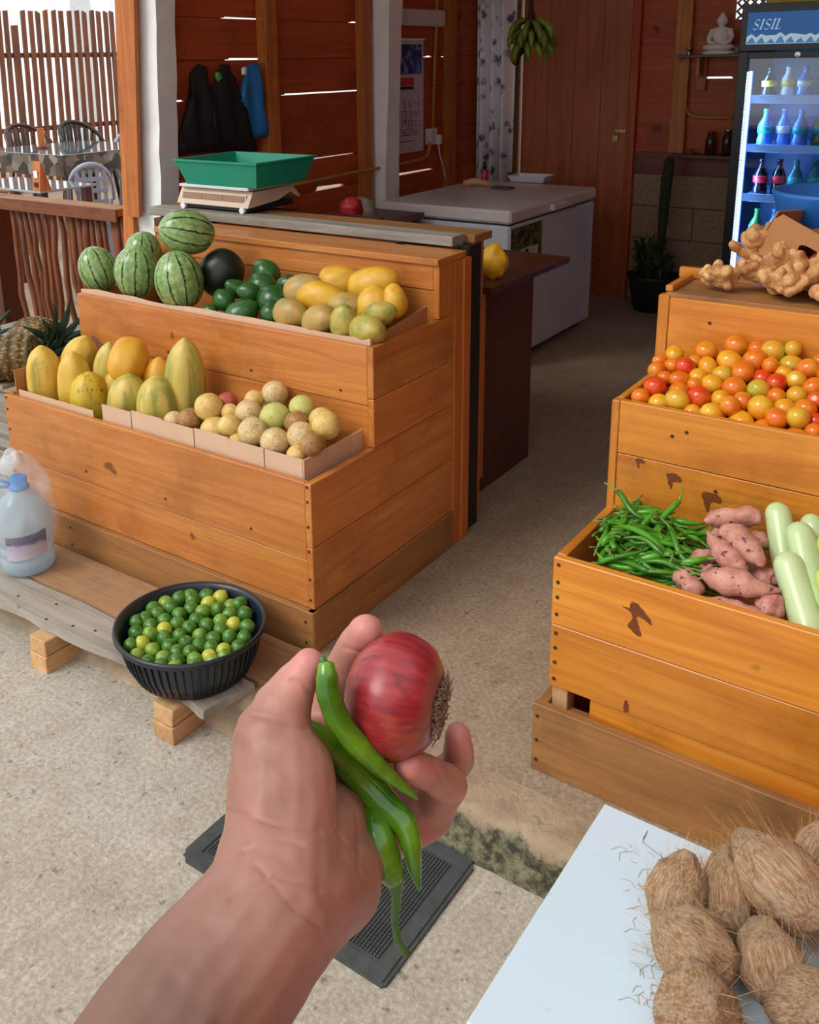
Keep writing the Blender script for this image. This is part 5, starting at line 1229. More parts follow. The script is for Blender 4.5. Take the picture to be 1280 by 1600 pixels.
sp_px([(848, 178, 18), (870, 205, 48), (920, 240, 62), (965, 290, 58), (1000, 335, 36), (1018, 362, 14)], .54, 'large knobbly sweet potato pointing down to the right')
sp_px([(770, 205, 10), (800, 250, 28), (840, 300, 55), (885, 335, 62), (925, 370, 38), (940, 385, 16)], .53, 'sweet potato with a thin red neck in the middle')
sp_px([(700, 345, 18), (730, 325, 38), (775, 320, 38), (805, 330, 20)], .50, 'small sweet potato next to the chillies')
sp_px([(722, 385, 14), (745, 378, 32), (780, 382, 34), (800, 395, 14)], .50, 'little round sweet potato under the necked one')
sp_px([(620, 365, 14), (645, 385, 40), (680, 430, 56), (710, 475, 48), (725, 500, 20)], .505, 'greyish sweet potato end-on beside the chillies')
sp_px([(752, 405, 16), (800, 415, 52), (870, 432, 66), (950, 450, 60), (1030, 465, 34), (1096, 472, 12)], .53, 'biggest sweet potato at the front of the pile')
sp_px([(970, 405, 16), (1020, 410, 42), (1070, 420, 46), (1095, 430, 22)], .495, 'shaded sweet potato behind the biggest one')
sp_px([(785, 520, 12), (840, 530, 34), (920, 560, 42), (1000, 600, 36), (1070, 625, 18), (1122, 638, 6)], .495, 'slender sweet potato lying along the front edge')
sp_px([(990, 530, 20), (1030, 535, 58), (1075, 555, 66), (1110, 580, 30)], .50, 'round sweet potato next to the pale green aubergines')
sp_px([(790, 215, 12), (820, 215, 34), (850, 225, 30)], .50, 'shaded small sweet potato behind the necked one')
sp_px([(985, 215, 20), (1010, 240, 40), (1035, 270, 34)], .50, 'shaded sweet potato behind the knobbly one')
sp_px([(880, 300, 30), (940, 400, 50), (1000, 380, 40)], .46, 'hidden sweet potato at the bottom of the pile')
# ---- pale aubergines
def au_mat():
    n = NT('pale_green_aubergine'); v = n.coord((1, 1, 1)); z = n.noise(v, 5, 3, .5)
    return n.done(n.mix(n.ramp(z, [(.35, 0.), (.65, 1.)]), srgb(170, 196, 132), srgb(194, 212, 162)), .25)
M_AU = au_mat(); M_AUY = plain('yellow_green_aubergine', srgb(196, 204, 110), .25, .08, 6)
def aub(a, b, w0, w1, Ya, Yb, label, mat=M_AU, bend=0):
    p, q = PY(*a, Ya), PY(*b, Yb); k0, k1 = w0 * mpp(p) / 2, w1 * mpp(q) / 2; n = 30; Q = []; RR = []
    for i in range(n + 1):
        u = .5 - .5 * math.cos(math.pi * i / n); r = k0 + (k1 - k0) * u; e = min(u, 1 - u) * 6
        RR.append(max(.002, r * math.sqrt(max(0, 1 - max(0, 1 - e) ** 2)))); Q.append(p.lerp(q, u) + Vector((0, 0, bend * math.sin(u * math.pi))))
    return B(MB().tube(Q, RR, 20), 'pale_aubergine', mat, None, True, label=label, cat='aubergine', group='pale aubergines in the lower right bin')
aub((1213, 785), (1232, 905), 38, 44, 1.95, 1.86, 'pale green aubergine standing at the left of the group')
aub((1246, 816), (1276, 965), 44, 48, 1.90, 1.78, 'pale green aubergine in the middle, partly behind the front one')
aub((1226, 862), (1272, 1010), 46, 52, 1.83, 1.735, 'foremost pale green aubergine reaching down to the bin edge')
aub((1264, 803), (1300, 930), 36, 46, 1.955, 1.87, 'short pale aubergine at the back of the group')
aub((1290, 835), (1330, 950), 44, 46, 1.90, 1.82, 'yellowish aubergine at the right edge of the picture', M_AUY)
aub((1292, 885), (1330, 1000), 46, 48, 1.82, 1.75, 'lower yellow green aubergine at the right edge of the picture', M_AUY)
# ---- ginger
def remesh(mb, voxel, smooth_it, name):
    me = mb.mesh(name + '_tmp', True); o = bpy.data.objects.new('tmp', me); COL.objects.link(o)
    r = o.modifiers.new('r', 'REMESH'); r.mode = 'VOXEL'; r.voxel_size = voxel; r.use_smooth_shade = True
    s = o.modifiers.new('s', 'SMOOTH'); s.factor = .5; s.iterations = smooth_it
    dg = bpy.context.evaluated_depsgraph_get(); out = bpy.data.meshes.new_from_object(o.evaluated_get(dg)); out.name = name
    bpy.data.objects.remove(o); bpy.data.meshes.remove(me)
    for p in out.polygons: p.use_smooth = True
    return out
def gin_mat():
    n = NT('ginger_skin'); v = n.coord((1, 1, 1)); z = n.noise(v, 22, 5, .7); ge = n.n('ShaderNodeNewGeometry')
    c = n.mix(n.ramp(z, [(.38, 0.), (.62, 1.)]), srgb(168, 104, 58), srgb(226, 184, 122)); w2 = n.noise(v, 60, 3, .6, .5); c = n.mix(n.ramp(w2, [(.55, 0.), (.7, .6)]), c, srgb(120, 70, 42))
    n.bump(n.math('ADD', z, w2), .5, .003); return n.done(c, .7)
M_GI = gin_mat()
def ginger_mesh(seed):
    rr = random.Random(seed); m = MB(); stack = [(Vector((0, 0, 0)), rr.uniform(0, 6), 0)]; cnt = 0
    while stack and cnt < 26:
        p, a, lv = stack.pop(0); L = rr.uniform(.016, .026) * (1 - .06 * lv); q = p + Vector((math.cos(a) * L, math.sin(a) * L, rr.uniform(-.006, .022))); r = rr.uniform(.010, .0155) * (1 - .06 * lv)
        nn = 5; m.tube([p.lerp(q, k / nn) for k in range(nn + 1)], [r * (.5 + .6 * math.sin(math.pi * (k + .6) / (nn + 1.2))) for k in range(nn + 1)], 9); cnt += 1
        for s in (1, -1, .2, 2.4):
            if rr.random() < .62: stack.append((p.lerp(q, rr.uniform(.5, 1)), a + s * rr.uniform(.7, 1.3) + rr.uniform(-.3, .3), lv + 1))
    return remesh(m, .0028, 1, 'ginger%d' % seed)
GI = [ginger_mesh(s) for s in (11, 12, 15, 18)]
for k, (px, py, Y, sc_, lb) in enumerate(((1138, 455, 2.34, 1.0, 'ginger root at the left end by the shelf edge'), (1165, 430, 2.40, 1.1, 'ginger root leaning at the left of the tall clump'), (1180, 410, 2.43, 1.2, 'ginger root on top of the tall clump'), (1200, 420, 2.40, 1.2, 'ginger root in the front of the tall clump'), (1190, 432, 2.38, 1.1, 'ginger root at the bottom of the tall clump'), (1228, 447, 2.35, 1.2, 'ginger root in the middle of the shelf front'), (1235, 462, 2.32, .9, 'small ginger root at the shelf front edge'), (1258, 440, 2.37, 1.2, 'ginger root in front of the cardboard box'), (1270, 460, 2.33, 1.1, 'ginger root at the right edge of the picture'), (1240, 425, 2.40, 1.0, 'ginger root close to the cardboard box'), (1150, 440, 2.37, .9, 'ginger root behind the leftmost one'), (1210, 400, 2.44, 1.0, 'ginger root at the back of the tall clump'))):
    c = PY(px, py, Y); c.z = max(c.z, .965); sc_ *= 1.15
    g = GI[k % 4]; link('ginger_root', g, M_GI, c, None, rot=(RND.uniform(-.6, .6) + .3, RND.uniform(-.5, .5), RND.uniform(0, 6)), scale=sc_, label=lb, cat='ginger', group='ginger roots on the top shelf')
# ---- cardboard box of reddish potatoes, plastic bag, blue basket on the top shelf
bx = PY(1248, 395, 2.42)
box = empty('cardboard_box', (bx.x + .06, 2.44, .955), 'open brown cardboard box with a hand hole tilted on the top shelf', 'box')
hw_, hh_, N = .13, .055, 28
outer, inner = [], []
for k in range(N):
    a = 2 * math.pi * k / N; ca_, sa_ = math.cos(a), math.sin(a); f = 1 / max(abs(ca_) / hw_, abs(sa_) / hh_)
    outer.append((ca_ * f, sa_ * f)); e = 4.0; inner.append((.045 * math.copysign(abs(ca_) ** (2 / e), ca_), .012 * math.copysign(abs(sa_) ** (2 / 3), sa_) + .008))
m = MB(); V = []
for yy in (0, .004):
    V += [(x, yy, z) for x, z in outer] + [(x, yy, z) for x, z in inner]
Fq = []
for k in range(N):
    k2 = (k + 1) % N
    Fq += [(k, k2, N + k2, N + k), (2 * N + k, 3 * N + k, 3 * N + k2, 2 * N + k2), (k, 2 * N + k, 2 * N + k2, k2), (N + k, N + k2, 3 * N + k2, 3 * N + k)]
m.add(V, Fq)
Rb = Matrix.Rotation(math.radians(24), 3, 'Y') @ Matrix.Rotation(math.radians(-12), 3, 'Z')
def boxpart(name, mesh, off):
    o = link(name, mesh, M_CARDB, (0, 0, 0), box, local=True, rot=Rb.to_quaternion()); o.location = Vector((0, 0, .085)) + Rb @ Vector(off); return o
boxpart('front_wall', m.mesh('front_wall'), (0, -.08, 0))
boxpart('back_wall', MB().box(-hw_, hw_, 0, .004, -hh_, hh_).mesh('back_wall'), (0, .08, 0))
boxpart('side_wall', MB().box(0, .004, -.08, .08, -hh_, hh_).mesh('side_wall'), (-hw_, 0, 0)); boxpart('side_wall', MB().box(0, .004, -.08, .08, -hh_, hh_).mesh('side_wall'), (hw_ - .004, 0, 0))
boxpart('bottom', MB().box(-hw_, hw_, -.08, .08, -hh_, -hh_ + .004).mesh('bottom'), (0, 0, 0))
M_POT = plain('reddish_potato_skin', srgb(150, 70, 70), .6, .2, 30)
pot = blob('potato', (.03, .026, .042), 16, 12, amp=.12, freq=1.6)
for k, (a, b, c_) in enumerate(((-.07, -.02, .012), (0, .02, .022), (.06, -.02, .015), (-.03, .04, .0), (.09, .035, .005), (.02, -.045, .0), (-.09, .03, -.01))):
    p = Vector(box.location) + Vector((0, 0, .085)) + Rb @ Vector((a, b, c_)); link('red_potato', pot, M_POT, p, None, rot=rot_rand(), label='reddish potato inside the tilted cardboard box, %s' % ('near the left end', 'in the middle', 'right of the middle', 'at the back left', 'at the right end', 'under the others at the front', 'in the left back corner')[k], cat='potato', group='reddish potatoes in the cardboard box')
pb2 = NT('thin_clear_plastic'); tr = pb2.n('ShaderNodeBsdfTransparent'); gl = pb2.n('ShaderNodeBsdfPrincipled'); gl.inputs['Base Color'].default_value = (.82, .88, .92, 1); gl.inputs['Roughness'].default_value = .2; mx = pb2.n('ShaderNodeMixShader')
nz = pb2.noise(pb2.coord((1, 1, 1)), 3.5, 5, .6, 1.5); pb2.l(pb2.ramp(nz, [(.35, .05), (.72, .42)]), mx.inputs[0]); pb2.l(tr.outputs[0], mx.inputs[1]); pb2.l(gl.outputs[0], mx.inputs[2]); pb2.l(mx.outputs[0], pb2.t.nodes['Material Output'].inputs[0])
M_THIN = pb2.m
c = PY(1205, 398, 2.46)
link('plastic_bag', blob('plastic_bag', (.075, .025, .06), 26, 18, amp=.35, freq=2.5, seed=9), M_THIN, (c.x, 2.47, .99), None, label='clear crumpled plastic bag behind the ginger', cat='plastic bag')
c = PY(1278, 345, 2.62)
bk2 = empty('blue_basket', (c.x + .03, 2.66, .95), 'blue slotted plastic basket behind the cardboard box', 'basket')
mb = MB(); N = 40
mb.lathe([(.10, 0), (.14, .14), (.15, .16), (.15, .17), (.142, .17), (.13, .13), (.092, .004), (0, .004)], 36); link('shell', mb.mesh('shell', True), plain('blue_plastic', srgb(40, 110, 190), .4), (c.x + .03, 2.66, 1.0), bk2)
for k in range(24):
    a = 2 * math.pi * k / 24; B(MB().box(-.002, .002, -.002, .002, 0, .09), 'rib', plain('deep_blue_rib', srgb(24, 70, 140), .4) if k == 0 else bpy.data.materials['deep_blue_rib'], bk2).location = Vector((.124 * math.cos(a), .124 * math.sin(a), .12))
sh2 = empty('rear_shelf', (-.1, 2.65, 0), 'plain wooden shelf behind the right stand carrying the blue basket', 'shelf')
plank('shelf_board', RX0 + .1, RX1, 2.51, 2.84, .98, 1.0, W_R, sh2)
for x in (RX0 + .14, RX1 - .04): plank('leg', x, x + .04, 2.52, 2.83, 0, .98, W_R, sh2)

# ================================================================== LOW BENCH, LIME BASKET, WATER BOTTLE
be = empty('plank_bench', (-2.0, 1.5, -.1), 'low weathered plank bench on wooden blocks in front of the left stand', 'bench')
def rough_plank(name, x0, x1, y0, y1, z0, z1, mat, parent, wob, seed, endcut=0):
    n = 34; V = []
    for i in range(n + 1):
        u = i / n; x = x0 + (x1 - x0) * u
        a = y0 + wob * noise.noise(Vector((x * 3.1, seed, 0))) + .3 * wob * noise.noise(Vector((x * 14, seed, 5))); b = y1 + .2 * wob * noise.noise(Vector((x * 5, seed, 9)))
        xx = x if i < n else x - endcut
        V += [(xx, a, z0), (x, b, z0), (x, b, z1), (xx, a + .004, z1)]
    Fc = [(i * 4 + j, i * 4 + (j + 1) % 4, (i + 1) * 4 + (j + 1) % 4, (i + 1) * 4 + j) for i in range(n) for j in range(4)] + [(0, 1, 2, 3), (n * 4, n * 4 + 3, n * 4 + 2, n * 4 + 1)]
    return B(MB().add(V, Fc), name, mat, parent)
W_OLD = wood('old_grey_bench_wood', srgb(140, 130, 118), srgb(182, 174, 162), 'x', .85, 0, srgb(96, 70, 52), 1.0, .7)
W_OLD2 = wood('old_brown_bench_wood', srgb(150, 112, 78), srgb(176, 138, 100), 'x', .85, 0, srgb(96, 66, 46), 1.0, .7)
rough_plank('bench_plank', -2.95, -1.435, 1.395, 1.522, -.002, .02, W_OLD, be, .045, 3, .03)
rough_plank('bench_plank', -2.95, -1.395, 1.532, 1.700, .0, .024, W_OLD2, be, .012, 8, -.02)
for (x, y) in ((-1.618, 1.345), (-2.118, 1.352)):
    plank('block', x, x + .07, y, y + .32, -.1, -.052, W_RAW, be, jit=.002); plank('block', x, x + .068, y + .004, y + .30, -.05, -.003, W_RAW, be, jit=.002)
for x, y in ((-2.28, 1.44), (-2.15, 1.475), (-2.02, 1.43), (-2.11, 1.41), (-1.95, 1.45)): nail((x, y, .0202), (0, 0, 1), be)
# basket
bc_ = Vector((-1.612, 1.488, .0225)); M_BK = plain('black_basket_plastic', srgb(26, 36, 44), .35)
bk_ = empty('lime_basket', bc_, 'round black plastic basket of limes on the low bench', 'basket')
mb = MB(); mb.lathe([(0, 0), (.142, 0), (.164, .05), (.179, .106), (.184, .112), (.19, .114), (.194, .121), (.192, .130), (.186, .131), (.180, .122), (.175, .106), (.160, .05), (.138, .004), (0, .004)], 56); link('bowl', mb.mesh('bowl', True), M_BK, bc_, bk_)
rib = MB().tube([(.145, 0, .006), (.167, 0, .052), (.181, 0, .106)], .0022, 5).mesh('rib', True)
for k in range(56): link('rib', rib, M_BK, bc_, bk_, rot=(0, 0, 2 * math.pi * k / 56))
def lime_mat(name, a, b):
    n = NT(name); v = n.coord((1, 1, 1)); z = n.noise(v, 1.1, 3, .5); f = n.noise(v, 22, 3, .6); c = n.mix(n.ramp(z, [(.35, 0.), (.68, 1.)]), a, b); n.bump(f, .12, .002); return n.done(c, .26)
M_LG = lime_mat('green_lime_skin', srgb(46, 98, 30), srgb(92, 138, 48)); M_LY = lime_mat('yellow_lime_skin', srgb(168, 176, 56), srgb(196, 192, 76)); M_LM = lime_mat('light_green_lime_skin', srgb(92, 138, 44), srgb(140, 166, 66))
lime = [blob('lime%d' % i, (1, 1, 1.04), 20, 14, fn=lambda p: Vector((p.x, p.y, p.z + .12 * max(0, abs(p.z) - .93) / .07 * (1 if p.z > 0 else -1)))) for i in range(2)]
LI = [(765, 155, 'g'), (713, 185, 'g'), (822, 182, 'g'), (880, 190, 'y'), (835, 215, 'y'), (655, 208, 'm'), (678, 228, 'g'), (575, 218, 'g'), (532, 268, 'g'), (608, 252, 'g'), (728, 252, 'g'), (775, 205, 'g'), (762, 235, 'g'), (805, 247, 'm'), (883, 235, 'g'), (962, 210, 'g'), (930, 225, 'm'), (918, 258, 'g'), (976, 255, 'g'), (985, 305, 'g'), (935, 298, 'y'), (880, 283, 'm'), (835, 297, 'g'), (883, 325, 'g'), (920, 347, 'g'), (760, 305, 'g'), (705, 297, 'g'), (785, 280, 'g'), (655, 285, 'g'), (605, 300, 'g'), (545, 330, 'g'), (605, 333, 'm'), (660, 352, 'g'), (660, 315, 'y'), (565, 375, 'y'), (515, 385, 'g'), (610, 400, 'm'), (547, 422, 'm'), (588, 450, 'g'), (640, 465, 'g'), (697, 468, 'm'), (655, 432, 'm'), (705, 440, 'g'), (685, 390, 'g'), (720, 345, 'g'), (750, 370, 'g'), (800, 343, 'm'), (792, 390, 'g'), (840, 385, 'g'), (855, 355, 'g'), (780, 435, 'm'), (778, 467, 'g'), (835, 430, 'y'), (858, 445, 'm'), (893, 402, 'y'), (950, 388, 'g'), (975, 350, 'g'), (900, 432, 'm'), (755, 405, 'g'), (720, 410, 'g'), (575, 275, 'g')]
it = [(x / 2.56, 860 + y / 2.56, 12.4) for x, y, _ in LI]
def bowl_floor(c): return .05
C, Rr = heap(it, .125, 1.48, .04, (-1.79, 1.31, .02), (-1.43, 1.67, .3), bowl_floor, it=60)
M3 = {'g': (M_LG, 'dark green'), 'm': (M_LM, 'light green'), 'y': (M_LY, 'yellow')}
rowlab = row_labels([(i[0], i[1]) for i in it], 6)
for c, r, i, rl in zip(C, Rr, LI, rowlab):
    d = Vector((c.x - bc_.x, c.y - bc_.y)); 
    if d.length > .152: d = d.normalized() * .152; c = Vector((bc_.x + d.x, bc_.y + d.y, c.z))
    fruit('lime', lime[RND.randrange(2)], M3[i[2]][0], c, r * .98, rot_rand() @ Vector((0, 0, 1)), 0, label='%s lime, %s' % (M3[i[2]][1], rl), cat='lime', group='%s limes on top in the basket' % M3[i[2]][1])
for k in range(46):
    a = k * 2.3999; rr_ = .136 * math.sqrt((k + .5) / 46); fruit('lime', lime[k % 2], (M_LG, M_LM)[k % 4 == 0], (bc_.x + rr_ * math.cos(a), bc_.y + rr_ * math.sin(a), .092), .0185, rot_rand() @ Vector((0, 0, 1)), 0, label='lime in the lower layer inside the black basket', cat='lime', group='limes in the lower layer of the basket')
# water bottle in a bag
wp = Vector((-2.40, 1.565, .0245)); Hb = .30
bo = empty('water_bottle', wp, 'big clear water bottle with a blue cap at the left end of the bench', 'bottle')
n_ = NT('pale_blue_clear_plastic'); tr = n_.n('ShaderNodeBsdfTransparent'); tr.inputs[0].default_value = (.86, .94, 1, 1); gl = n_.n('ShaderNodeBsdfPrincipled'); gl.inputs['Base Color'].default_value = (*srgb(190, 214, 226), 1); gl.inputs['Roughness'].default_value = .08; mx = n_.n('ShaderNodeMixShader'); mx.inputs[0].default_value = .5
n_.l(tr.outputs[0], mx.inputs[1]); n_.l(gl.outputs[0], mx.inputs[2]); n_.l(mx.outputs[0], n_.t.nodes['Material Output'].inputs[0]); M_PET = n_.m
link('body', MB().lathe([(0, 0), (.07, 0), (.082, .012), (.082, .05), (.078, .056), (.082, .062), (.082, .085), (.078, .09), (.082, .096), (.084, .16), (.078, .195), (.055, .235), (.026, .258), (.024, .268), (0, .268)], 36).mesh('body', True), M_PET, wp, bo)
M_CAP = plain('blue_cap', srgb(20, 120, 200), .4)
link('cap', MB().lathe([(.027, .262), (.03, .262), (.03, .268), (.025, .27), (.025, .298), (.022, .30), (0, .30)], 24).mesh('cap', True), M_CAP, wp, bo)
link('handle', MB().tube([wp + Vector(v) for v in ((-.024, -.012, .272), (-.05, -.03, .285), (-.085, -.05, .285), (-.09, -.055, .27), (-.06, -.035, .262), (-.026, -.01, .262))], .005, 8).mesh('handle', True), M_CAP, (0, 0, 0), bo)
a0 = math.atan2(-1, 1.05); m = MB(); V = []; NA = 14
for z in (.058, .135):
    for k in range(NA + 1):
        a = a0 - .55 + 1.5 * k / NA; V.append((.0862 * math.cos(a), .0862 * math.sin(a), z + .012 * (k / NA)))
m.add(V, [(k, k + 1, NA + 2 + k, NA + 1 + k) for k in range(NA)])
n_ = NT('bottle_label_print'); tc = n_.n('ShaderNodeTexCoord'); sx = n_.n('ShaderNodeSeparateXYZ'); n_.l(tc.outputs['Object'], sx.inputs[0])
nz = n_.noise(n_.coord((1, 1, 1), False), 45, 3, .6); c = n_.ramp(n_.math('ADD', n_.math('MULTIPLY', sx.outputs[2], 7), n_.math('MULTIPLY', nz, .12)), [(.46, srgb(90, 70, 96)), (.49, srgb(196, 190, 200)), (.80, srgb(176, 168, 190)), (.88, srgb(70, 62, 110)), (.97, srgb(60, 54, 100))])
lab = link('label', m.mesh('label', True), n_.done(c, .35), wp, bo)
def curved_print(body, size, z, aoff, mat, rad):
    me = text_mesh('label_print', body, size, .2)
    for v in me.vertices:
        a = a0 + aoff + v.co.x / rad; v.co = Vector((rad * math.cos(a), rad * math.sin(a), z + v.co.y + .006 * (aoff + v.co.x / rad)))
    return link('label_print', me, mat, wp, lab)
curved_print('Srily', .026, .113, .02, M_NAVY, .0868)
# carrier bag round the bottle
def bagf(p):
    z = p.z; k = (1 - .10 * max(0, z) ** 2); return Vector((p.x * k, p.y * k, z))
bag = link('carrier_bag', blob('carrier_bag', (.107, .10, .19), 40, 30, fn=bagf, amp=.16, freq=3, seed=6), None, (wp.x - .005, wp.y, .212), None, label='thin clear carrier bag round the big water bottle', cat='bag')
bag.data.materials.append(M_THIN)

# ================================================================== RUBBER MAT
M_MAT = plain('dark_rubber', srgb(66, 70, 68), .8, .25, 30); mz = -.1
mt = empty('rubber_mat', (-1.03, 1.30, mz), 'dark ribbed rubber mat on the ground below the step', 'mat')
mx0, mx1, my0, my1 = -1.29, -.768, 1.108, 1.455; ch = .022
m = MB().prism([(mx0 + ch, my0), (mx1 - ch * .3, my0), (mx1, my0 + ch * .3), (mx1, my1 - ch), (mx1 - ch, my1), (mx0 + ch, my1), (mx0, my1 - ch), (mx0, my0 + ch)], 'z', mz + .0005, mz + .006); B(m, 'base', M_MAT, mt)
for a in ((mx0 + .008, mx1 - .008, my0 + .006, my0 + .034), (mx0 + .008, mx1 - .008, my1 - .034, my1 - .006), (mx0 + .008, mx0 + .036, my0 + .034, my1 - .034), (mx1 - .036, mx1 - .008, my0 + .034, my1 - .034)): plank('border', *a, mz + .006, mz + .009, M_MAT, mt, bev=.002)
m = MB(); nx_, ny_ = 62, 36
for i in range(nx_):
    for j in range(ny_):
        x = mx0 + .042 + (mx1 - mx0 - .088) * i / (nx_ - 1); y = my0 + .042 + (my1 - my0 - .088) * j / (ny_ - 1); m.box(x, x + .0042, y, y + .005, mz + .006, mz + .0095)
o = B(m, 'rib_field', M_MAT, mt); o['kind'] = 'stuff'

# ================================================================== WHITE BOARD WITH COCONUTS
bz_ = .25; cnr = PZ(945, 1255, bz_); bl = PZ(725, 1595, bz_)
n_ = NT('scuffed_white_board'); v = n_.coord((1, 1, 1)); z = n_.noise(v, 24, 5, .7, .6); c = n_.mix(n_.ramp(z, [(.62, 0.), (.74, .35)]), srgb(200, 218, 230), srgb(176, 150, 124)); M_WB = n_.done(c, .4)
wbd = empty('white_board', (cnr.x + .4, 1.15, bz_), 'smooth white board under the coconuts', 'board')
plank('sheet', cnr.x, .55, bl.y, cnr.y, bz_ - .012, bz_, M_WB, wbd, bev=.002)
M_PEN = plain('faint_pencil', srgb(120, 130, 138), .7)
for pts in (((1005, 1310), (1012, 1298), (1004, 1316), (1036, 1340)), ((1058, 1325), (1078, 1337), (1086, 1341))):
    B(MB().tube([PZ(x, y, bz_ + .0006) for x, y in pts], .0006, 5), 'pencil_mark', M_PEN, wbd)
lt = empty('low_crate', (0, 1.13, -.1), 'wooden crate hidden under the white board', 'crate')
for k in range(4): plank('slat', -.33, .5, .96, .98, -.09 + .08 * k, -.02 + .08 * k, W_DIRTY, lt); plank('slat', -.33, .5, 1.28, 1.30, -.09 + .08 * k, -.02 + .08 * k, W_DIRTY, lt)
for x in (-.33, .08, .48): plank('post', x, x + .02, .98, 1.28, -.1, .238, W_DIRTY, lt)
def coco_mat():
    n = NT('coconut_husk'); v = n.coord((26, 26, 2.2)); a = n.noise(v, .5, 6, .7); f = n.noise(n.coord((90, 90, 3)), .6, 4, .7); bl_ = n.noise(n.coord((1, 1, 1)), 1.6, 4, .6)
    c = n.mix(n.ramp(a, [(.38, 0.), (.62, 1.)]), srgb(176, 124, 82), srgb(240, 206, 166)); c = n.mix(n.ramp(bl_, [(.5, 0.), (.68, .7)]), c, srgb(222, 200, 172)); b3 = n.noise(n.coord((1, 1, 1)), 2.6, 4, .6); c = n.mix(n.ramp(b3, [(.56, 0.), (.70, .6)]), c, srgb(140, 92, 58)); c = n.mix(n.ramp(f, [(.45, 0.), (.75, .6)]), c, srgb(128, 84, 54))
    n.bump(n.math('ADD', a, f), .9, .006); return n.done(c, .9)
M_CO = coco_mat(); M_FI = plain('husk_fibre', srgb(186, 148, 98), .9, rv=.4)
def cof(p):
    z = p.z; k = 1 - .17 * max(0, z) ** 1.5 - .05 * max(0, -z); th = math.atan2(p.y, p.x); k *= 1 + .05 * math.cos(3 * th + 1)
    return Vector((p.x * k, p.y * k, z * (1 + .08 * max(0, z) ** 6)))
COC = [blob('coconut%d' % i, (1, 1, 1), 34, 24, fn=cof, amp=.11, freq=2.4, seed=i * 3 + 1) for i in range(3)]
def fibre_mesh(seed):
    rr = random.Random(seed); m = MB()
    for k in range(170):
        th = rr.uniform(0, 6.28); z = rr.uniform(-1, 1); s_ = math.sqrt(1 - z * z); p = cof(Vector((s_ * math.cos(th), s_ * math.sin(th), z)))
        tdir = Vector((-math.sin(th) * rr.uniform(-.5, .5), math.cos(th) * rr.uniform(-.5, .5), rr.choice((1, 1, -1)))); nrm = p.normalized(); L = rr.uniform(.25, .7)
        m.tube([p * .97, p + (tdir * .5 + nrm * .10) * L * .6, p + (tdir * .9 + nrm * rr.uniform(.15, .7)) * L], [.008, .006, .003], 3, cap=False)
    me = m.mesh('husk_fibre%d' % seed, False, fix=False); me.materials.append(M_FI); return me
FB = [fibre_mesh(s) for s in range(3)]
gco = 'husked coconuts on the white board'
for k, (px, py, a, b, d, dz_, lb) in enumerate(((1060, 1392, 48, 60, (.1, .5, 1), 0, 'brown coconut with a pointed top at the back left of the pile'), (1086, 1483, 60, 66, (-1, .1, .15), 0, 'round pale coconut in the left of the pile'), (1090, 1580, 66, 76, (.3, -.5, .7), 0, 'shaggy coconut at the bottom of the picture'), (1136, 1392, 44, 66, (-.3, .8, .6), 0, 'narrow coconut wedged between the pointed one and the largest'), (1216, 1408, 58, 88, (-.9, .55, .1), .035, 'largest oblong coconut lying on top of the pile'), (1204, 1500, 52, 62, (-.4, .6, .4), 0, 'coconut with a grey flat face in the middle right'), (1262, 1572, 58, 66, (.5, -.3, .6), 0, 'pale coconut at the bottom right corner'), (1300, 1335, 50, 60, (.2, .5, .8), 0, 'coconut cut off by the right edge of the picture'), (1345, 1480, 55, 62, (.2, .5, .8), 0, 'coconut just beyond the right edge of the picture'), (1150, 1650, 55, 62, (.2, -.5, .8), 0, 'coconut just below the lower edge of the picture'))):
    c = PZ(px, py, bz_ + .05); kk = mpp(c); rr_ = a * kk; c.z = bz_ + rr_ * .92 + dz_
    o = fruit('coconut', COC[k % 3], M_CO, c, (rr_, rr_, b * kk), d, RND.uniform(0, 6), label=lb, cat='coconut', group=gco)
    f = link('husk_fibres', FB[k % 3], None, (0, 0, 0), o, local=True); f['kind'] = 'stuff'
dust = MB(); 
for k in range(70):
    p = PZ(1020 + RND.gauss(0, 22), 1400 + RND.uniform(-80, 190), bz_ + .0008); a = RND.uniform(0, 6.28); L = RND.uniform(.008, .03); dust.tube([p, p + Vector((math.cos(a), math.sin(a), .05)) * L * .5, p + Vector((math.cos(a + .5), math.sin(a + .5), .0)) * L], .00035, 3, cap=False)
o = B(dust, 'fibre_litter', M_FI, None, label='loose coconut fibres scattered on the white board', cat='fibres'); o['kind'] = 'stuff'

# ================================================================== HAND WITH ONION AND CHILLIES
def hp(x, y, d, r): 
    return (PD(x, y, d), r * d / F_PX)
def cap_chain(m, lst, seg=20):
    for a, b in zip(lst[:-1], lst[1:]):
        (p, r), (q, s) = hp(*a), hp(*b); n = 6; L = (q - p).length; T_ = (q - p) / L
        pts = []; rad = []
        for k in range(5): an = math.pi / 2 * (1 - k / 4); pts.append(p - T_ * r * math.sin(an)); rad.append(max(1e-4, r * math.cos(an)))
        for k in range(1, n): pts.append(p.lerp(q, k / n)); rad.append(r + (s - r) * k / n)
        for k in range(5): an = math.pi / 2 * (k / 4); pts.append(q + T_ * s * math.sin(an)); rad.append(max(1e-4, s * math.cos(an)))
        m.tube(pts, rad, seg, cap=True)
hm = MB()
cap_chain(hm, [(90, 1960, .34, 180), (195, 1760, .37, 158), (296, 1592, .40, 137), (425, 1425, .425, 114)])
cap_chain(hm, [(428, 1425, .425, 112), (440, 1310, .45, 92), (440, 1220, .465, 86), (428, 1160, .473, 66), (442, 1108, .478, 47), (462, 1070, .48, 36), (482, 1038, .48, 25)])
cap_chain(hm, [(450, 1415, .43, 100), (520, 1376, .46, 78), (560, 1325, .485, 47), (615, 1302, .515, 38)])
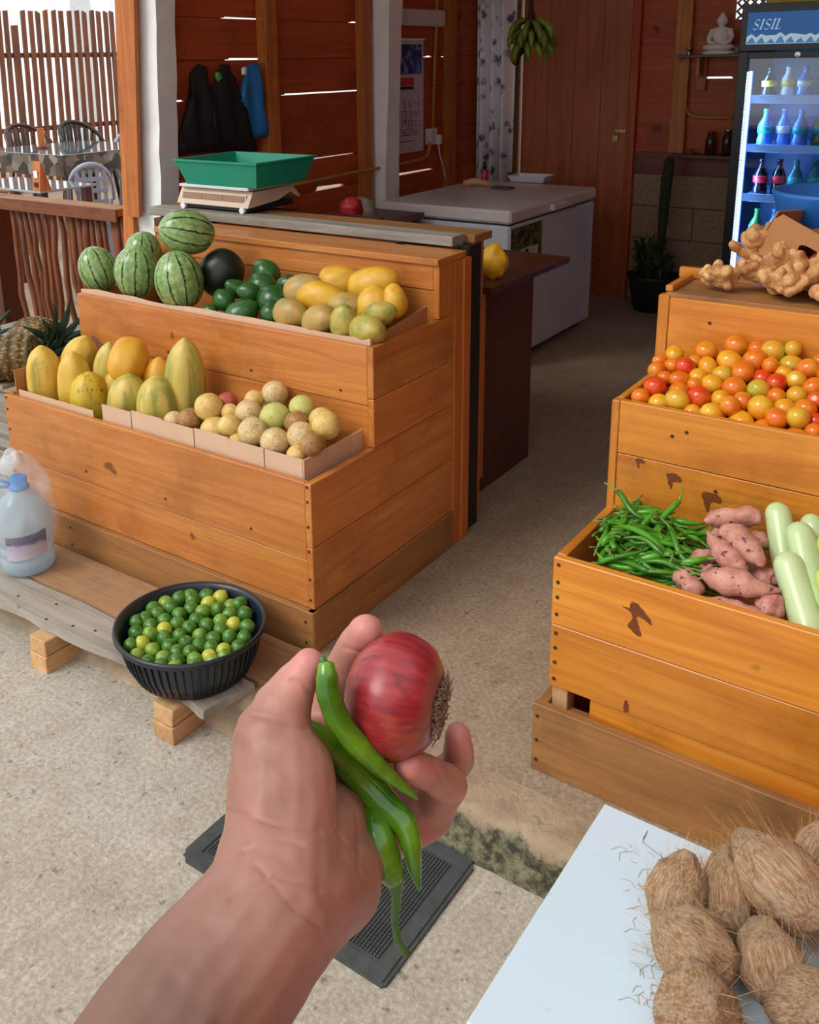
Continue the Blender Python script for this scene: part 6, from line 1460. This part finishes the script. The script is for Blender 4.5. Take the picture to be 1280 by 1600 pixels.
cap_chain(hm, [(455, 1390, .44, 98), (500, 1300, .478, 76), (545, 1240, .525, 48), (590, 1220, .55, 40)])
cap_chain(hm, [(440, 1200, .485, 60), (500, 1165, .535, 44), (540, 1185, .55, 40), (600, 1250, .55, 42), (625, 1300, .53, 38)])
cap_chain(hm, [(500, 1165, .54, 40), (524, 1075, .545, 34), (550, 1020, .53, 30), (573, 986, .513, 27)])           # index
cap_chain(hm, [(555, 1200, .555, 40), (625, 1120, .56, 34), (660, 1060, .553, 30), (662, 1030, .54, 26)])           # middle, behind the onion
cap_chain(hm, [(605, 1250, .55, 40), (680, 1225, .56, 33), (716, 1190, .545, 25), (716, 1148, .525, 21)])           # ring
cap_chain(hm, [(622, 1302, .53, 36), (674, 1272, .54, 34), (703, 1228, .523, 29), (668, 1207, .50, 27), (640, 1197, .487, 25)])   # little
hand_me = remesh(hm, .0014, 9, 'person_hand')
# creases pressed into the skin
CR = [[(395, 1118), (440, 1128), (478, 1140)], [(455, 1062), (475, 1070), (487, 1085)], [(350, 1265), (420, 1285), (500, 1300)], [(380, 1330), (430, 1310), (470, 1320)], [(556, 1272), (562, 1320), (560, 1350)], [(520, 1290), (548, 1330), (565, 1370)], [(540, 1012), (556, 1018), (570, 1020)], [(672, 1180), (690, 1215), (700, 1240)], [(360, 1405), (430, 1370), (500, 1390)], [(400, 1350), (460, 1420), (500, 1450)]]
cr_px = []
for L_ in CR:
    for a, b in zip(L_[:-1], L_[1:]):
        cr_px.append((np.array(a, float), np.array(b, float)))
nv = len(hand_me.vertices); co = np.empty(nv * 3); hand_me.vertices.foreach_get('co', co); co = co.reshape(-1, 3)
no = np.array([v.normal[:] for v in hand_me.vertices])
rel = co - np.array(CAM); wd = rel @ np.array(FW); sxp = CX + F_PX * (rel @ np.array(RT)) / wd; syp = CY - F_PX * (rel @ np.array(UP)) / wd
facing = ((no * -rel).sum(1) > 0); P2 = np.stack([sxp, syp], 1); disp = np.zeros(nv)
for a, b in cr_px:
    ab = b - a; tt = np.clip(((P2 - a) @ ab) / (ab @ ab), 0, 1); dist = np.linalg.norm(P2 - (a + tt[:, None] * ab), axis=1); disp = np.maximum(disp, np.exp(-(dist / 3.2) ** 2) * .0009)
disp *= facing
co -= no * disp[:, None]
# soft muscle relief
for i in range(nv):
    p = Vector(co[i]); co[i] += no[i] * (.0011 * noise.noise(p * 42) + .0005 * noise.noise(p * 110))
hand_me.vertices.foreach_set('co', co.ravel()); hand_me.update()
def skin():
    n = NT('warm_skin'); v = n.coord((1, 1, 1), False); a = n.noise(v, 16, 5, .6); b = n.noise(v, 55, 4, .65); f = n.noise(v, 420, 3, .7)
    c = n.mix(n.ramp(a, [(.35, 0.), (.65, 1.)]), srgb(146, 100, 84), srgb(178, 128, 110)); c = n.mix(n.ramp(b, [(.5, 0.), (.7, .45)]), c, srgb(164, 100, 90))
    at = n.n('ShaderNodeAttribute'); at.attribute_name = 'tone'; c = n.mix(at.outputs['Fac'], c, srgb(112, 78, 62))
    at2 = n.n('ShaderNodeAttribute'); at2.attribute_name = 'rosy'; c = n.mix(at2.outputs['Fac'], c, srgb(214, 138, 130))
    n.bump(n.math('ADD', n.math('MULTIPLY', f, .5), b), .18, .0012)
    return n.done(c, .48, Subsurface_Weight=.25, Subsurface_Radius=(.012, .004, .002), Subsurface_Scale=.4)
# the arm is browner than the palm, its shade painted in too; finger tips rosier
tone = hand_me.attributes.new('tone', 'FLOAT', 'POINT'); rosy = hand_me.attributes.new('rosy', 'FLOAT', 'POINT')
axis_p = np.array(PD(420, 1440, .425)); axis_d = np.array(PD(296, 1592, .40)) - axis_p; axis_d /= np.linalg.norm(axis_d)
tv = np.clip(((co - axis_p) @ axis_d) / .07 + .35, 0, 1) * .85
rv_ = np.zeros(nv)
for t3 in (PD(482, 1038, .48), PD(573, 986, .513), PD(716, 1148, .525), PD(640, 1197, .487)):
    rv_ = np.maximum(rv_, np.exp(-(np.linalg.norm(co - np.array(t3), axis=1) / .016) ** 2) * .7)
tone.data.foreach_set('value', tv.astype(np.float32)); rosy.data.foreach_set('value', rv_.astype(np.float32))
link('person', hand_me, skin(), (0, 0, 0), None, label='bare forearm and cupped left hand holding an onion and green chillies', cat='person')

# onion
oc = PD(619, 1088, .497); ax = (RT * .93 - UP * .12 - FW * .30).normalized(); k = .497 / F_PX
def onf(p):
    z = p.z; th = math.atan2(p.y, p.x); k_ = 1 + .012 * math.cos(7 * th) + .02 * noise.noise(p * 2.5)
    s_ = 1 - .22 * max(0, (z - .80) / .2) ** 2 + .05 * max(0, (z - .7) / .3) * noise.noise(p * 9)
    return Vector((p.x * k_, p.y * k_, z * (1 if z < 0 else s_)))
on_me = blob('onion', (97 * k, 95 * k, 80 * k), 48, 32, fn=onf)
def onion_mat():
    n = NT('red_onion_skin'); tc = n.n('ShaderNodeTexCoord'); gr = n.n('ShaderNodeTexGradient', gradient_type='RADIAL'); n.l(tc.outputs['Object'], gr.inputs[0]); sx = n.n('ShaderNodeSeparateXYZ'); n.l(tc.outputs['Object'], sx.inputs[0])
    cb = n.n('ShaderNodeCombineXYZ'); n.l(n.math('MULTIPLY', gr.outputs[0], 46), cb.inputs[0]); n.l(n.math('MULTIPLY', sx.outputs[2], 30), cb.inputs[1])
    ln = n.noise(cb.outputs[0], 1.0, 3, .6); big = n.noise(n.coord((1, 1, 1), False), 60, 4, .6); ft = n.noise(n.coord((1, 1, 1), False), 28, 4, .6)
    c = n.mix(n.ramp(ln, [(.3, 0.), (.75, 1.)]), srgb(116, 22, 34), srgb(172, 48, 52)); c = n.mix(n.ramp(big, [(.6, 0.), (.8, .45)]), c, srgb(206, 130, 112)); dk = n.noise(n.coord((1, 1, 1), False), 45, 5, .65, .8); c = n.mix(n.ramp(dk, [(.54, 0.), (.66, .65)]), c, srgb(64, 16, 28)); c = n.mix(n.ramp(ft, [(.52, 0.), (.66, .6)]), c, srgb(168, 76, 40))
    c = n.mix(n.ramp(n.math('MULTIPLY', sx.outputs[2], 1 / (80 * k)), [(.62, 0.), (.86, 1.)]), c, srgb(126, 84, 66)); n.bump(ln, .15, .001)
    return n.done(c, .36, Coat_Weight=.1, Coat_Roughness=.25)
oe = empty('red_onion', oc, 'shiny red onion held in the hand', 'onion')
link('bulb', on_me, onion_mat(), oc, oe, rot=qz(ax))
m = MB(); rr = random.Random(3)
for j in range(200):
    a = rr.uniform(0, 6.28); r0 = 40 * k * math.sqrt(rr.random()); p = Vector((r0 * math.cos(a), r0 * math.sin(a), 74 * k * math.sqrt(max(0, 1 - (r0 / (97 * k)) ** 2)) - .001)); o_ = Vector((math.cos(a + rr.uniform(-1, 1)), math.sin(a + rr.uniform(-1, 1)), rr.uniform(.1, .8))) * rr.uniform(.002, .006)
    m.tube([p, p + o_ * .5 + Vector((0, 0, .002)), p + o_], [.0006, .0005, .0003], 4, cap=False)
f = link('root_tuft', m.mesh('root_tuft', fix=False), plain('dry_root', srgb(128, 104, 84), .9, .3, 200), oc, oe, rot=qz(ax)); f['kind'] = 'stuff'
def held_chilli(pts, stem, label, calyx=None):
    P_ = [hp(*p) for p in pts]; Q = []; RR = []; n = 26
    for i in range(n + 1):
        t_ = i / n * (len(P_) - 1); j = min(int(t_), len(P_) - 2); f_ = t_ - j
        p0, p1, p2, p3 = [P_[max(0, min(len(P_) - 1, j + o_))] for o_ in (-1, 0, 1, 2)]
        cr = lambda a, b, c_, d_: .5 * ((2 * b) + (c_ - a) * f_ + (2 * a - 5 * b + 4 * c_ - d_) * f_ * f_ + (3 * b - a - 3 * c_ + d_) * f_ ** 3)
        Q.append(Vector([cr(p0[0][q], p1[0][q], p2[0][q], p3[0][q]) for q in range(3)])); RR.append(max(.0005, cr(p0[1], p1[1], p2[1], p3[1]) * (1 + .03 * math.sin(i * 1.7))))
    e = empty('held_chilli', Q[n // 2], label, 'chilli', 'green chillies held in the hand')
    B(MB().tube(Q, RR, 18), 'pod', M_HC, e, True)
    S = [hp(*p) for p in stem]; B(MB().tube([s_[0] for s_ in S], [s_[1] for s_ in S], 10), 'stem', M_HS, e, True)
n_ = NT('glossy_green_chilli'); z = n_.noise(n_.coord((1, 1, 1), False), 40, 3, .5, .4); M_HC = n_.done(n_.mix(n_.ramp(z, [(.35, 0.), (.7, 1.)]), srgb(46, 100, 14), srgb(104, 152, 32)), .2, Coat_Weight=.3)
M_HS = plain('dark_green_stem', srgb(62, 104, 44), .4, .2, 60)
held_chilli([(509, 1036, .470, 12), (511, 1055, .468, 17), (514, 1085, .468, 19.5), (532, 1130, .470, 19), (572, 1178, .473, 17), (612, 1215, .476, 11), (652, 1248, .478, 3)], [(510, 1042, .469, 9), (505, 1033, .469, 6), (503, 1027, .469, 5)], 'upper green chilli lying between thumb and onion')
held_chilli([(474, 1130, .482, 8), (486, 1142, .482, 18), (520, 1172, .487, 23), (560, 1212, .490, 24), (600, 1255, .487, 24), (632, 1288, .480, 21), (643, 1322, .477, 16), (648, 1355, .476, 11), (656, 1391, .475, 2.5)], [(478, 1134, .482, 9), (472, 1128, .483, 6)], 'longest curved green chilli running across the palm')
held_chilli([(578, 1240, .495, 8), (581, 1268, .488, 18), (590, 1308, .477, 26), (603, 1345, .474, 25), (612, 1366, .473, 20), (617, 1378, .473, 14)], [(614, 1366, .474, 20), (618, 1380, .474, 14), (620, 1400, .474, 8), (617, 1440, .476, 6), (621, 1468, .475, 5.5), (630, 1484, .474, 6), (637, 1493, .474, 6.5)], 'lower green chilli with its long stem hanging below the palm')
